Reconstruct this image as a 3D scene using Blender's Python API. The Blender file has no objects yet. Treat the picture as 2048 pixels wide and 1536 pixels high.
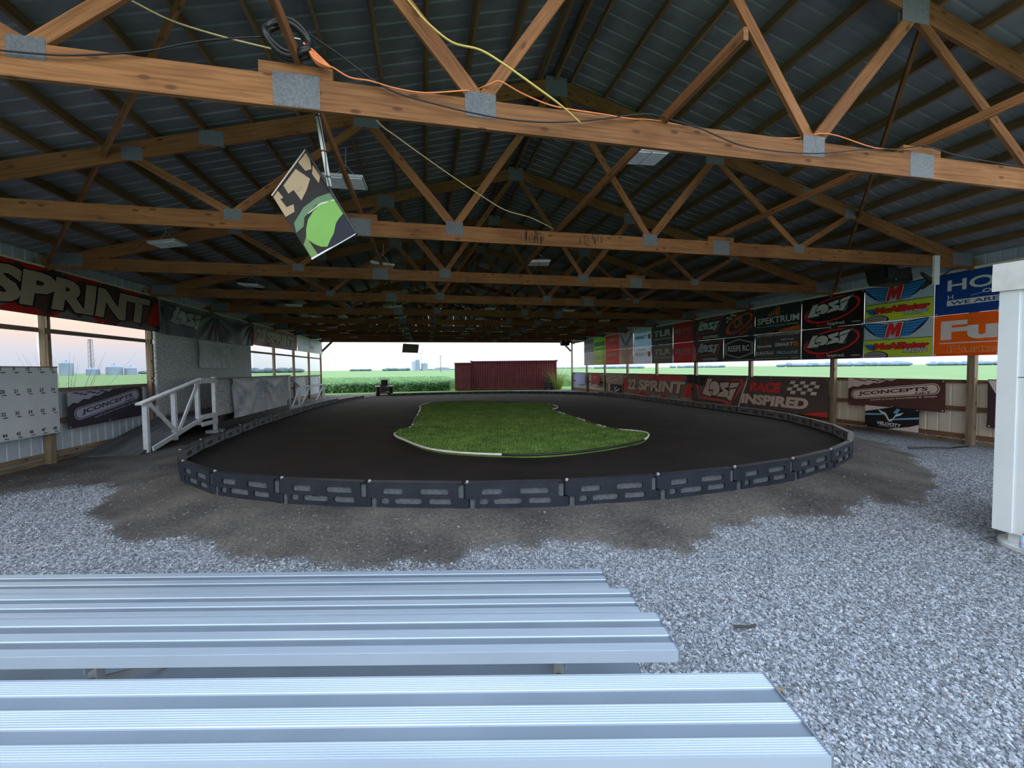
import bpy, bmesh, math, random
import numpy as np
from mathutils import Vector, Matrix
random.seed(7); rng = np.random.default_rng(7)
C = bpy.context.scene.collection
SC = bpy.context.scene
R = math.radians

# ------------------------------------------------------------------ camera
FPX = 819.76
Fv = Vector((0.20764736, 0.97747787, -0.03767752))
Rv = Vector((0.97803267, -0.20817732, -0.01069117))
Uv = Vector((0.01829399, 0.03462985, 0.99923276))
CAMH = 1.748
cd = bpy.data.cameras.new('camera'); cam = bpy.data.objects.new('camera', cd); C.objects.link(cam)
cd.sensor_width = 36; cd.lens = FPX / 2048 * 36; cd.clip_end = 3000; cd.clip_start = .05
m = Matrix.Identity(4)
for i in range(3):
    m[i][0] = Rv[i]; m[i][1] = Uv[i]; m[i][2] = -Fv[i]
m[2][3] = CAMH
cam.matrix_world = m
SC.camera = cam
SC.view_settings.view_transform = 'Standard'; SC.view_settings.look = 'None'
SC.view_settings.gamma = 1; SC.view_settings.use_curve_mapping = False
SC.view_settings.exposure = 1.7

# ------------------------------------------------------------------ sky
SKY = 1.0
w = bpy.data.worlds.new('evening_sky'); SC.world = w; w.use_nodes = True
nt = w.node_tree; N = nt.nodes; L = nt.links
for n in list(N): N.remove(n)
out = N.new('ShaderNodeOutputWorld'); bg = N.new('ShaderNodeBackground'); bg.inputs[1].default_value = SKY
tc = N.new('ShaderNodeTexCoord'); sep = N.new('ShaderNodeSeparateXYZ'); L.new(tc.outputs['Generated'], sep.inputs[0])
def ramp(nodes, stops, interp='LINEAR'):
    r = nodes.new('ShaderNodeValToRGB'); r.color_ramp.interpolation = interp
    e = r.color_ramp.elements
    e[0].position = stops[0][0]; e[0].color = (*stops[0][1], 1)
    e[1].position = stops[1][0]; e[1].color = (*stops[1][1], 1)
    for p, c in stops[2:]:
        x = e.new(p); x.color = (*c, 1)
    return r
east = ramp(N, [(0, (.29, .335, .345)), (.05, (.41, .44, .45)), (.12, (.60, .60, .60)), (.3, (.90, .92, .96)), (.6, (.74, .86, 1)), (1, (.62, .79, 1))])
west = ramp(N, [(0, (.21, .24, .29)), (.035, (.27, .27, .30)), (.08, (.40, .30, .25)), (.15, (.50, .42, .32)), (.3, (.72, .70, .60)), (.55, (.76, .84, .95)), (1, (.62, .79, 1))])
L.new(sep.outputs[2], east.inputs[0]); L.new(sep.outputs[2], west.inputs[0])
mr = N.new('ShaderNodeMapRange'); mr.inputs[1].default_value = .10; mr.inputs[2].default_value = .5; mr.interpolation_type = 'SMOOTHSTEP'
ml = N.new('ShaderNodeMath'); ml.operation = 'MULTIPLY'; ml.inputs[1].default_value = -1
L.new(sep.outputs[0], ml.inputs[0]); L.new(ml.outputs[0], mr.inputs[0])
mx = N.new('ShaderNodeMixRGB'); L.new(mr.outputs[0], mx.inputs[0]); L.new(east.outputs[0], mx.inputs[1]); L.new(west.outputs[0], mx.inputs[2])
sc_ = N.new('ShaderNodeVectorMath'); sc_.operation = 'SCALE'; sc_.inputs[3].default_value = 1.15
L.new(mx.outputs[0], sc_.inputs[0]); L.new(sc_.outputs[0], bg.inputs[0]); L.new(bg.outputs[0], out.inputs[0])

# ------------------------------------------------------------------ materials
MATS = {}
def mat(name, col, rough=.6, metal=0., col2=None, vscale=6., bump=0., bscale=40., stretch=(1, 1, 1), transl=0., detail=4, coord='Object', rnd=0., spec=.5):
    if name in MATS: return MATS[name]
    m = bpy.data.materials.new(name); m.use_nodes = True; t = m.node_tree; n = t.nodes; l = t.links
    b = n['Principled BSDF']; b.inputs['Roughness'].default_value = rough; b.inputs['Metallic'].default_value = metal
    b.inputs['Specular IOR Level'].default_value = spec
    tcn = n.new('ShaderNodeTexCoord'); mp = n.new('ShaderNodeMapping'); mp.inputs['Scale'].default_value = stretch
    l.new(tcn.outputs[coord], mp.inputs[0])
    if col2 is None: col2 = tuple(c * .82 for c in col)
    nz = n.new('ShaderNodeTexNoise'); nz.inputs['Scale'].default_value = vscale; nz.inputs['Detail'].default_value = detail
    l.new(mp.outputs[0], nz.inputs['Vector'])
    rp = ramp(n, [(.32, col2), (.68, col)]); l.new(nz.outputs['Fac'], rp.inputs[0])
    c = rp.outputs[0]
    if rnd:
        oi = n.new('ShaderNodeObjectInfo'); mm = n.new('ShaderNodeMapRange'); mm.inputs[3].default_value = 1 - rnd; mm.inputs[4].default_value = 1 + rnd
        l.new(oi.outputs['Random'], mm.inputs[0]); hs = n.new('ShaderNodeHueSaturation'); l.new(mm.outputs[0], hs.inputs['Value']); l.new(c, hs.inputs['Color']); c = hs.outputs[0]
    l.new(c, b.inputs['Base Color'])
    if bump:
        n2 = n.new('ShaderNodeTexNoise'); n2.inputs['Scale'].default_value = bscale; n2.inputs['Detail'].default_value = 5; l.new(mp.outputs[0], n2.inputs['Vector'])
        bp = n.new('ShaderNodeBump'); bp.inputs['Strength'].default_value = bump; bp.inputs['Distance'].default_value = .02
        l.new(n2.outputs['Fac'], bp.inputs['Height']); l.new(bp.outputs[0], b.inputs['Normal'])
    if transl:
        tr = n.new('ShaderNodeBsdfTranslucent'); l.new(c, tr.inputs[0]); ms = n.new('ShaderNodeMixShader'); ms.inputs[0].default_value = transl
        l.new(b.outputs[0], ms.inputs[1]); l.new(tr.outputs[0], ms.inputs[2]); l.new(ms.outputs[0], n['Material Output'].inputs[0])
    MATS[name] = m; return m

def wood(name, c1, c2, knot=(.10, .04, .015), rnd=.14, knots=True):
    m = bpy.data.materials.new(name); m.use_nodes = True; t = m.node_tree; n = t.nodes; l = t.links
    b = n['Principled BSDF']; b.inputs['Roughness'].default_value = .75; b.inputs['Specular IOR Level'].default_value = .25
    uv = n.new('ShaderNodeUVMap'); uv.uv_map = 'UVMap'; oi = n.new('ShaderNodeObjectInfo')
    ad = n.new('ShaderNodeVectorMath'); ad.operation = 'ADD'; cx = n.new('ShaderNodeCombineXYZ')
    ml = n.new('ShaderNodeMath'); ml.operation = 'MULTIPLY'; ml.inputs[1].default_value = 37.; l.new(oi.outputs['Random'], ml.inputs[0])
    l.new(ml.outputs[0], cx.inputs[0]); l.new(ml.outputs[0], cx.inputs[2]); l.new(uv.outputs[0], ad.inputs[0]); l.new(cx.outputs[0], ad.inputs[1])
    mp = n.new('ShaderNodeMapping'); mp.inputs['Scale'].default_value = (1.2, 26, 1); l.new(ad.outputs[0], mp.inputs[0])
    nz = n.new('ShaderNodeTexNoise'); nz.inputs['Scale'].default_value = 1.6; nz.inputs['Detail'].default_value = 5; nz.inputs['Distortion'].default_value = .6; l.new(mp.outputs[0], nz.inputs['Vector'])
    rp = ramp(n, [(.3, c2), (.62, c1)]); l.new(nz.outputs['Fac'], rp.inputs[0]); c = rp.outputs[0]
    # weathering blotches
    n3 = n.new('ShaderNodeTexNoise'); n3.inputs['Scale'].default_value = 1.3; n3.inputs['Detail'].default_value = 3; l.new(ad.outputs[0], n3.inputs['Vector'])
    r3 = ramp(n, [(.35, (.72, .66, .62)), (.6, (1, 1, 1))]); l.new(n3.outputs['Fac'], r3.inputs[0])
    m3 = n.new('ShaderNodeMixRGB'); m3.blend_type = 'MULTIPLY'; m3.inputs[0].default_value = .8; l.new(c, m3.inputs[1]); l.new(r3.outputs[0], m3.inputs[2]); c = m3.outputs[0]
    if knots:
        mk = n.new('ShaderNodeMapping'); mk.inputs['Scale'].default_value = (1.9, 4.6, 1); l.new(ad.outputs[0], mk.inputs[0])
        vo = n.new('ShaderNodeTexVoronoi'); vo.voronoi_dimensions = '2D'; vo.inputs['Scale'].default_value = 1.; l.new(mk.outputs[0], vo.inputs['Vector'])
        rk = ramp(n, [(.05, (1, 1, 1)), (.10, (0, 0, 0))]); l.new(vo.outputs['Distance'], rk.inputs[0])
        mk2 = n.new('ShaderNodeMixRGB'); l.new(rk.outputs[0], mk2.inputs[0]); l.new(c, mk2.inputs[1]); mk2.inputs[2].default_value = (*knot, 1); c = mk2.outputs[0]
    mm = n.new('ShaderNodeMapRange'); mm.inputs[3].default_value = 1 - rnd; mm.inputs[4].default_value = 1 + rnd; l.new(oi.outputs['Random'], mm.inputs[0])
    hs = n.new('ShaderNodeHueSaturation'); l.new(mm.outputs[0], hs.inputs['Value']); l.new(c, hs.inputs['Color']); l.new(hs.outputs[0], b.inputs['Base Color'])
    bp = n.new('ShaderNodeBump'); bp.inputs['Strength'].default_value = .35; bp.inputs['Distance'].default_value = .004; l.new(nz.outputs['Fac'], bp.inputs['Height']); l.new(bp.outputs[0], b.inputs['Normal'])
    MATS[name] = m; return m

WOOD = wood('truss_pine', (.265, .118, .046), (.15, .064, .024))
PURL = wood('purlin_pine', (.23, .14, .07), (.14, .08, .042), knots=False)
POSTW = wood('weathered_post', (.30, .235, .165), (.18, .14, .10), rnd=.12)
GIRTW = wood('treated_girt', (.24, .14, .085), (.15, .085, .05), rnd=.12)
WHITEW = mat('white_painted_wood', (.66, .71, .78), .55, col2=(.52, .56, .60), vscale=9, bump=.2, bscale=25)
ROOFM = mat('galvanised_roof_sheet', (.235, .235, .24), .5, .15, col2=(.17, .172, .178), vscale=3, spec=.5, rnd=.10)
SIDEM = mat('tan_siding_sheet', (.70, .65, .56), .5, .0, col2=(.58, .54, .47), vscale=2, rnd=.05)
SIDEB = mat('blue_grey_siding_sheet', (.48, .55, .63), .45, .0, col2=(.38, .45, .52), vscale=2, rnd=.06)
TRIMM = mat('cream_metal_trim', (.80, .74, .64), .5)
PLATE = mat('galvanised_gusset_plate', (.28, .30, .335), .5, .2, col2=(.18, .195, .22), vscale=60, bump=.9, bscale=260, rnd=.08)
ALU = mat('anodised_aluminium', (.42, .49, .58), .42, .3, col2=(.36, .43, .52), vscale=1.5, stretch=(1, 12, 1))
ALUD = mat('dull_aluminium_groove', (.16, .20, .25), .6, .1, col2=(.135, .17, .215), vscale=3)
STEEL = mat('galvanised_angle', (.36, .38, .40), .5, .5)
BLKP = mat('black_barrier_plastic', (.014, .019, .032), .42, col2=(.008, .011, .019), vscale=4, bump=.25, bscale=120, stretch=(1, 1, .3), rnd=.15)
DUSTP = mat('dusty_barrier_slot', (.095, .108, .125), .85, col2=(.05, .06, .07), vscale=30)
WHT = mat('white_plastic', (.80, .82, .84), .4)
BLK = mat('black_plastic', (.012, .012, .014), .45)
OSBM = mat('white_painted_osb', (.82, .86, .88), .75, col2=(.28, .31, .34), vscale=15, bump=.35, bscale=60, stretch=(1, 1, 1.8), detail=8)
TRACKM = mat('dark_clay', (.021, .0155, .013), .9, col2=(.0095, .007, .006), vscale=1.1, bump=.25, bscale=14, detail=8, spec=.25)
TURFM = mat('green_turf', (.15, .26, .055), .9, col2=(.075, .15, .03), vscale=2.2, bump=1., bscale=60, stretch=(1, 3.5, 1), detail=9, spec=.15)
BLADEM = mat('green_turf_blade', (.19, .31, .075), .8, col2=(.09, .17, .04), vscale=2.5, spec=.2)
CLOTHS = {}
def cloth(col, tr=.18):
    k = tuple(round(c, 3) for c in col) + (tr,)
    if k not in CLOTHS:
        CLOTHS[k] = mat('vinyl_%02d' % len(CLOTHS), tuple(c * min(2.2, .85 / max(max(col), .01)) for c in col), .48, col2=tuple(c * min(1.95, .78 / max(max(col), .01)) for c in col), vscale=3, transl=tr, spec=.2)
    return CLOTHS[k]
def srgb(r, g, b):
    f = lambda c: (c / 255 / 12.92) if c / 255 <= .04045 else ((c / 255 + .055) / 1.055) ** 2.4
    return (f(r), f(g), f(b))

# ------------------------------------------------------------------ mesh helpers
class MB:
    def __init__(s): s.v = []; s.f = []; s.uv = []
    def face(s, idx, uvs=None):
        s.f.append(tuple(idx)); s.uv += (uvs if uvs else [(s.v[i][0], s.v[i][2]) for i in idx])
    def bar(s, p0, p1, w, h, up=(0, 0, 1)):
        p0 = Vector(p0); p1 = Vector(p1); d = (p1 - p0); Ln = d.length; d = d / Ln; up = Vector(up)
        if abs(d.dot(up)) > .99: up = Vector((0, 1, 0)) if abs(d.y) < .9 else Vector((1, 0, 0))
        sd = d.cross(up).normalized(); u = sd.cross(d).normalized()
        b = len(s.v)
        for p in (p0, p1):
            for a, c in ((-1, -1), (1, -1), (1, 1), (-1, 1)):
                s.v.append(tuple(p + sd * a * w / 2 + u * c * h / 2))
        vs = [0, w, w + h, 2 * w + h, 2 * w + 2 * h]
        for i in range(4):
            j = (i + 1) % 4
            s.face((b + i, b + j, b + 4 + j, b + 4 + i), [(0, vs[i]), (0, vs[i + 1]), (Ln, vs[i + 1]), (Ln, vs[i])])
        s.face((b + 3, b + 2, b + 1, b), [(0, 0), (.01, 0), (.01, h), (0, h)])
        s.face((b + 4, b + 5, b + 6, b + 7), [(0, 0), (.01, 0), (.01, h), (0, h)])
        return s
    def box(s, x0, x1, y0, y1, z0, z1):
        dx, dy, dz = x1 - x0, y1 - y0, z1 - z0; cx, cy, cz = (x0 + x1) / 2, (y0 + y1) / 2, (z0 + z1) / 2
        if dx >= dy and dx >= dz: return s.bar((x0, cy, cz), (x1, cy, cz), dy, dz)
        if dy >= dz: return s.bar((cx, y0, cz), (cx, y1, cz), dx, dz)
        return s.bar((cx, cy, z0), (cx, cy, z1), dx, dy, up=(0, 1, 0))
    def tube(s, pts, r, n=8, cap=True, taper=None):
        pts = [Vector(p) for p in pts]; rings = []
        for i, p in enumerate(pts):
            d = (pts[min(i + 1, len(pts) - 1)] - pts[max(i - 1, 0)]).normalized()
            a = d.cross(Vector((0, 0, 1)));
            if a.length < .05: a = d.cross(Vector((1, 0, 0)))
            a.normalize(); b_ = d.cross(a); rr = r if taper is None else r * taper[i]
            base = len(s.v)
            for k in range(n):
                t = 2 * math.pi * k / n; s.v.append(tuple(p + a * math.cos(t) * rr + b_ * math.sin(t) * rr))
            rings.append(base)
        for i in range(len(rings) - 1):
            for k in range(n):
                q = (k + 1) % n; s.face((rings[i] + k, rings[i] + q, rings[i + 1] + q, rings[i + 1] + k))
        if cap:
            s.face(tuple(rings[0] + k for k in reversed(range(n)))); s.face(tuple(rings[-1] + k for k in range(n)))
        return s
    def prism(s, pts, d):          # closed 3-D polygon extruded by vector d
        d = Vector(d); b = len(s.v); n = len(pts)
        for p in pts: s.v.append(tuple(p))
        for p in pts: s.v.append(tuple(Vector(p) + d))
        s.face(tuple(b + i for i in reversed(range(n)))); s.face(tuple(b + n + i for i in range(n)))
        for i in range(n):
            j = (i + 1) % n; s.face((b + i, b + j, b + n + j, b + n + i))
        return s
    def lathe(s, c, prof, n=16):   # prof [(r,z)], about vertical axis at c
        c = Vector(c); rings = []
        for r, z in prof:
            rings.append(len(s.v))
            for k in range(n):
                t = 2 * math.pi * k / n; s.v.append((c.x + r * math.cos(t), c.y + r * math.sin(t), c.z + z))
        for i in range(len(rings) - 1):
            for k in range(n):
                q = (k + 1) % n; s.face((rings[i] + k, rings[i] + q, rings[i + 1] + q, rings[i + 1] + k))
        s.face(tuple(rings[0] + k for k in reversed(range(n)))); s.face(tuple(rings[-1] + k for k in range(n)))
        return s
    def mesh(s, name, smooth=False):
        me = bpy.data.meshes.new(name); me.from_pydata(s.v, [], s.f)
        ul = me.uv_layers.new(name='UVMap'); ul.data.foreach_set('uv', np.array(s.uv, 'f').ravel())
        if smooth: me.polygons.foreach_set('use_smooth', [True] * len(me.polygons))
        me.update(); return me
def tag(o, label=None, cat=None, group=None, kind=None):
    if label: o['label'] = label
    if cat: o['category'] = cat
    if group: o['group'] = group
    if kind: o['kind'] = kind
    return o
def root(name, loc=(0, 0, 0), rz=0, label=None, cat=None, group=None, kind=None):
    o = bpy.data.objects.new(name, None); o.empty_display_size = .1; C.objects.link(o); o.location = loc; o.rotation_euler = (0, 0, rz)
    return tag(o, label, cat, group, kind)
def put(name, mb, mt, parent=None, smooth=False, loc=None, label=None, cat=None, group=None, kind=None):
    """world-space MB; when parent given the vertices are moved to the parent's frame (translation only)"""
    off = Vector(loc) if loc is not None else (parent.location if parent is not None and parent.parent is None else Vector((0, 0, 0)))
    me = mb if isinstance(mb, bpy.types.Mesh) else mb.mesh(name, smooth)
    if off.length: me.transform(Matrix.Translation(-off))
    me.materials.append(mt)
    o = bpy.data.objects.new(name, me); C.objects.link(o)
    if parent is not None: o.parent = parent
    elif loc is not None: o.location = loc
    return tag(o, label, cat, group, kind)
def lput(name, mb, mt, parent, smooth=False, label=None):     # MB already in the parent's local frame
    me = mb if isinstance(mb, bpy.types.Mesh) else mb.mesh(name, smooth)
    if len(me.materials) == 0: me.materials.append(mt)
    o = bpy.data.objects.new(name, me); C.objects.link(o); o.parent = parent
    if label: o['label'] = label
    return o
def copy_tree(o, parent=None):
    c = o.copy(); C.objects.link(c); c.parent = parent
    for ch in o.children: copy_tree(ch, c)
    return c

# ------------------------------------------------------------------ barn dimensions
S = 3.05; Y0 = .437; XR = 11.42; XL = -7.07; XC = 2.175; HALF = 9.245
T = lambda k: Y0 + S * k
ZB = 3.75; CH = .235; SL = .272
zlow = lambda dx: 6.215 - SL * abs(dx)       # lower edge of top chord
zup = lambda dx: 6.455 - SL * abs(dx)
YA, YB = 2.2, 31.3

# barrier path (closed with a gap at far left)
PATH = [(-3.55, 25.3), (-3.95, 23.6), (-4.31, 21.9), (-4.55, 19.6), (-4.62, 17), (-4.63, 14.6), (-4.6, 12.6), (-4.5, 10.8), (-4.36, 9.6), (-4.26, 8.6), (-3.97, 7.65), (-3.3, 6.62), (-2.5, 5.91), (-1.41, 5.33), (-.25, 4.92), (.93, 4.62), (2.13, 4.5), (3.35, 4.53), (4.51, 4.68), (5.62, 4.98), (6.75, 5.45), (7.85, 6.15), (8.68, 7.1), (9.24, 8.1), (9.75, 9.2), (10.05, 10.4), (10.15, 12), (10.2, 14), (10.25, 17), (10.25, 20), (9.9, 22), (9.2, 23.6), (8.0, 24.9), (6.2, 26.0), (4.0, 26.7), (1.6, 27.0), (-.6, 26.9), (-2.2, 26.6)]
PA = np.array(PATH)
tz = lambda y: .2 - .1 * (np.clip(y, 5, 27) - 5) / 22
def pathdist(X, Y):
    P = np.vstack([PA, PA[:1]]); d = np.full(X.shape, 1e9); ins = np.zeros(X.shape, bool)
    for a, b in zip(P[:-1], P[1:]):
        ab = b - a; t = np.clip(((X - a[0]) * ab[0] + (Y - a[1]) * ab[1]) / (ab @ ab), 0, 1)
        d = np.minimum(d, np.hypot(X - a[0] - t * ab[0], Y - a[1] - t * ab[1]))
        cnd = (a[1] > Y) != (b[1] > Y)
        with np.errstate(divide='ignore', invalid='ignore'):
            xi = a[0] + (Y - a[1]) / (b[1] - a[1] + 1e-12) * ab[0]
        ins ^= cnd & (X < xi)
    return np.where(ins, -d, d)
def vnoise(X, Y, sc, seed):
    r = np.random.default_rng(seed).random((64, 64)); x = X * sc + 20; y = Y * sc + 20
    xi = np.floor(x).astype(int); yi = np.floor(y).astype(int); fx = x - xi; fy = y - yi; fx = fx * fx * (3 - 2 * fx); fy = fy * fy * (3 - 2 * fy)
    g = lambda i, j: r[i % 64, j % 64]
    return (g(xi, yi) * (1 - fx) + g(xi + 1, yi) * fx) * (1 - fy) + (g(xi, yi + 1) * (1 - fx) + g(xi + 1, yi + 1) * fx) * fy
def ssm(x): x = np.clip(x, 0, 1); return x * x * (3 - 2 * x)
def dirtmask(X, Y, D):
    n = (vnoise(X, Y, 1.3, 1) - .5) * .55 + (vnoise(X, Y, 5, 2) - .5) * .22
    m_ = ssm((1.12 - D + n) / .28)
    left = ssm((-3.9 - X + (Y - 7.2) * .45 + n) / .5) * ssm((Y - 7.0 + n) / .6)
    far = ssm((Y - 7.6 + n) / 1.5) * .75
    return np.clip(np.maximum(m_, np.maximum(left, far * (X > 8))), 0, 1)
def gheight(X, Y, D, dm):
    return .125 * ssm((1.15 - D) / 1.05) + dm * .012 * vnoise(X, Y, 3, 5) + .012 * (vnoise(X, Y, 1.7, 3) - .5) + .006 * (vnoise(X, Y, 9, 4) - .5)

def gridmesh(name, X, Y, Z, mask=None):
    ny, nx = X.shape
    co = np.stack([X, Y, Z], -1).reshape(-1, 3)
    i = np.arange(nx * ny).reshape(ny, nx)
    q = np.stack([i[:-1, :-1], i[:-1, 1:], i[1:, 1:], i[1:, :-1]], -1).reshape(-1, 4)
    if mask is not None:
        mk = mask.reshape(-1); q = q[mk[q].all(1)]
        u, inv = np.unique(q, return_inverse=True); co = co[u]; q = inv.reshape(-1, 4)
    return npmesh(name, co, q), (None if mask is None else u)
def npmesh(name, co, fa, smooth=True):
    me = bpy.data.meshes.new(name); k = fa.shape[1]
    me.vertices.add(len(co)); me.vertices.foreach_set('co', co.astype('f').ravel())
    me.loops.add(fa.size); me.loops.foreach_set('vertex_index', fa.astype('i').ravel())
    me.polygons.add(len(fa)); me.polygons.foreach_set('loop_start', np.arange(0, fa.size, k, dtype='i'))
    me.polygons.foreach_set('use_smooth', np.full(len(fa), smooth)); me.update(calc_edges=True); me.validate(); return me

# ================================================================== STRUCTURE
# ---- floor: gravel yard with the worn dirt bank round the track
xs = np.concatenate([np.arange(-12, -9, .5), np.arange(-9, 13, .1), np.arange(13, 17.1, .5)]); ys = np.concatenate([np.arange(-4, .5, .25), np.arange(.5, 12, .08), np.arange(12, 31.7, .3)])
GX, GY = np.meshgrid(xs, ys); GD = pathdist(GX, GY); DM = dirtmask(GX, GY, GD); GZ = gheight(GX, GY, GD, DM)
GZ = np.where(GD < -.25, 0., GZ)
me, _ = gridmesh('floor', GX, GY, GZ)
at = me.attributes.new('dirt', 'FLOAT', 'POINT'); at.data.foreach_set('value', DM.astype('f').ravel())
def ground_mat():
    m = bpy.data.materials.new('gravel_and_dirt'); m.use_nodes = True; t = m.node_tree; n = t.nodes; l = t.links; b = n['Principled BSDF']
    b.inputs['Roughness'].default_value = .9; b.inputs['Specular IOR Level'].default_value = .2
    tcn = n.new('ShaderNodeTexCoord')
    vo = n.new('ShaderNodeTexVoronoi'); vo.inputs['Scale'].default_value = 42; l.new(tcn.outputs['Object'], vo.inputs['Vector'])
    sp = n.new('ShaderNodeSeparateColor'); l.new(vo.outputs['Color'], sp.inputs[0])
    g = ramp(n, [(0, (.13, .14, .16)), (.5, (.25, .27, .31)), (1, (.42, .45, .49))]); l.new(sp.outputs[0], g.inputs[0])
    ed = ramp(n, [(0, (1, 1, 1)), (.75, (.28, .28, .3))]); l.new(vo.outputs['Distance'], ed.inputs[0])
    ed.color_ramp.elements[0].position = .35
    gm = n.new('ShaderNodeMixRGB'); gm.blend_type = 'MULTIPLY'; gm.inputs[0].default_value = .7; l.new(g.outputs[0], gm.inputs[1]); l.new(ed.outputs[0], gm.inputs[2])
    nz = n.new('ShaderNodeTexNoise'); nz.inputs['Scale'].default_value = 1.4; nz.inputs['Detail'].default_value = 9; l.new(tcn.outputs['Object'], nz.inputs['Vector'])
    d = ramp(n, [(.3, (.060, .056, .057)), (.52, (.105, .098, .093)), (.72, (.15, .138, .122))]); l.new(nz.outputs['Fac'], d.inputs[0])
    n9 = n.new('ShaderNodeTexNoise'); n9.inputs['Scale'].default_value = 30; n9.inputs['Detail'].default_value = 7; l.new(tcn.outputs['Object'], n9.inputs['Vector']); r9 = ramp(n, [(.32, (.62, .62, .62)), (.66, (1.15, 1.12, 1.08))]); l.new(n9.outputs['Fac'], r9.inputs[0])
    d9 = n.new('ShaderNodeMixRGB'); d9.blend_type = 'MULTIPLY'; d9.inputs[0].default_value = 1; l.new(d.outputs[0], d9.inputs[1]); l.new(r9.outputs[0], d9.inputs[2]); d = d9
    # pale pebbles pressed into the dirt
    v2 = n.new('ShaderNodeTexVoronoi'); v2.inputs['Scale'].default_value = 48; l.new(tcn.outputs['Object'], v2.inputs['Vector'])
    s2 = n.new('ShaderNodeSeparateColor'); l.new(v2.outputs['Color'], s2.inputs[0])
    k1 = n.new('ShaderNodeMath'); k1.operation = 'GREATER_THAN'; k1.inputs[1].default_value = .88; l.new(s2.outputs[1], k1.inputs[0])
    k2 = n.new('ShaderNodeMath'); k2.operation = 'LESS_THAN'; k2.inputs[1].default_value = .3; l.new(v2.outputs['Distance'], k2.inputs[0])
    k3 = n.new('ShaderNodeMath'); k3.operation = 'MULTIPLY'; l.new(k1.outputs[0], k3.inputs[0]); l.new(k2.outputs[0], k3.inputs[1])
    dm = n.new('ShaderNodeMixRGB'); l.new(k3.outputs[0], dm.inputs[0]); l.new(d.outputs[0], dm.inputs[1]); dm.inputs[2].default_value = (.22, .21, .20, 1)
    a = n.new('ShaderNodeAttribute'); a.attribute_name = 'dirt'
    mx = n.new('ShaderNodeMixRGB'); l.new(a.outputs['Fac'], mx.inputs[0]); l.new(gm.outputs[0], mx.inputs[1]); l.new(dm.outputs[0], mx.inputs[2]); l.new(mx.outputs[0], b.inputs['Base Color'])
    hm = n.new('ShaderNodeMath'); hm.operation = 'SUBTRACT'; hm.inputs[0].default_value = 1; l.new(vo.outputs['Distance'], hm.inputs[1])
    h2 = n.new('ShaderNodeMixRGB'); l.new(a.outputs['Fac'], h2.inputs[0]); l.new(hm.outputs[0], h2.inputs[1]); l.new(n9.outputs['Fac'], h2.inputs[2])
    bp = n.new('ShaderNodeBump'); bp.inputs['Strength'].default_value = .9; bp.inputs['Distance'].default_value = .012; l.new(h2.outputs[0], bp.inputs['Height']); l.new(bp.outputs[0], b.inputs['Normal'])
    return m
GM = ground_mat()
put('floor', me, GM, kind='structure')

# ---- clay track inside the barrier
xs = np.arange(-5, 11, .14); ys = np.arange(4, 27.6, .14); TX, TY = np.meshgrid(xs, ys); TD = pathdist(TX, TY)
TZ = tz(TY) + .008 * (vnoise(TX, TY, 1.5, 8) - .5) + .05 * ssm((TD + .7) / .7)
me, _ = gridmesh('clay_track', TX, TY, TZ, TD < .05)
put('clay_track', me, TRACKM, label='dark smooth clay surface of the oval race track', cat='track', kind='structure')

# ---- roof
slope_dir = Vector((1, 0, -SL)).normalized()
def sheet_profile(width, pitch=.2286, rib=.02, half=.022):
    pts = [(0, 0)]; k = int(round(width / pitch))
    for i in range(k):
        c = (i + .5) * pitch
        for a, b in ((-half, 0), (-half * .45, rib), (half * .45, rib), (half, 0)): pts.append((c + a, b))
    pts.append((width, 0)); return pts
def sheet(width, length, rib=.02):
    mb = MB(); pr = sheet_profile(width, rib=rib); th = -.0015
    for (y, h) in pr: mb.v += [(0, y, h), (length, y, h)]
    n = len(pr)
    for i in range(n - 1): mb.face((2 * i, 2 * i + 1, 2 * i + 3, 2 * i + 2))
    b = len(mb.v)
    for (y, h) in pr: mb.v += [(0, y, h + th), (length, y, h + th)]
    for i in range(n - 1): mb.face((b + 2 * i, b + 2 * i + 2, b + 2 * i + 3, b + 2 * i + 1))
    return mb
ceiling = root('ceiling', (0, 0, 0), kind='structure')
slen = (HALF + .35) / slope_dir.x
smesh = sheet(.914, slen).mesh('roof_sheet'); smesh.materials.append(ROOFM)
npan = int(math.ceil((YB - YA) / .914))
PZ = .145                                           # purlin depth
for side in (1, -1):
    ang = math.atan(SL)
    for i in range(npan):
        o = bpy.data.objects.new('roof_sheet', smesh); C.objects.link(o); o.parent = ceiling
        # local x runs down the slope
        xdir = Vector((side * math.cos(ang), 0, -math.sin(ang))); ydir = Vector((0, side, 0)); zdir = xdir.cross(ydir)
        mm = Matrix((xdir, ydir, zdir)).transposed().to_4x4()
        mm.translation = Vector((XC + side * .03, YA + (i if side > 0 else i + 1) * .914, zup(0) + PZ + .002))
        o.matrix_local = mm
pm = MB(); pm.bar((0, YA, 0), (0, YA + (YB - YA), 0), .038, PZ); pmesh = pm.mesh('purlin'); pmesh.materials.append(PURL)
for side in (1, -1):
    for i in range(15):
        dx = .27 + .605 * i
        o = bpy.data.objects.new('purlin', pmesh); C.objects.link(o); o.parent = ceiling
        o.location = (XC + side * dx, 0, zup(dx) + PZ / 2); o.rotation_euler = (0, side * math.atan(SL), 0)
put('ridge_board', MB().bar((XC, YA, zup(0) + .05), (XC, YB, zup(0) + .05), .04, .19), PURL, ceiling)
put('ridge_cap', MB().prism([(XC - .25, YA, zup(.25) + PZ + .03), (XC, YA, zup(0) + PZ + .05), (XC + .25, YA, zup(.25) + PZ + .03), (XC, YA, zup(0) + PZ + .035)], (0, npan * .914, 0)), ROOFM, ceiling)

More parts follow.
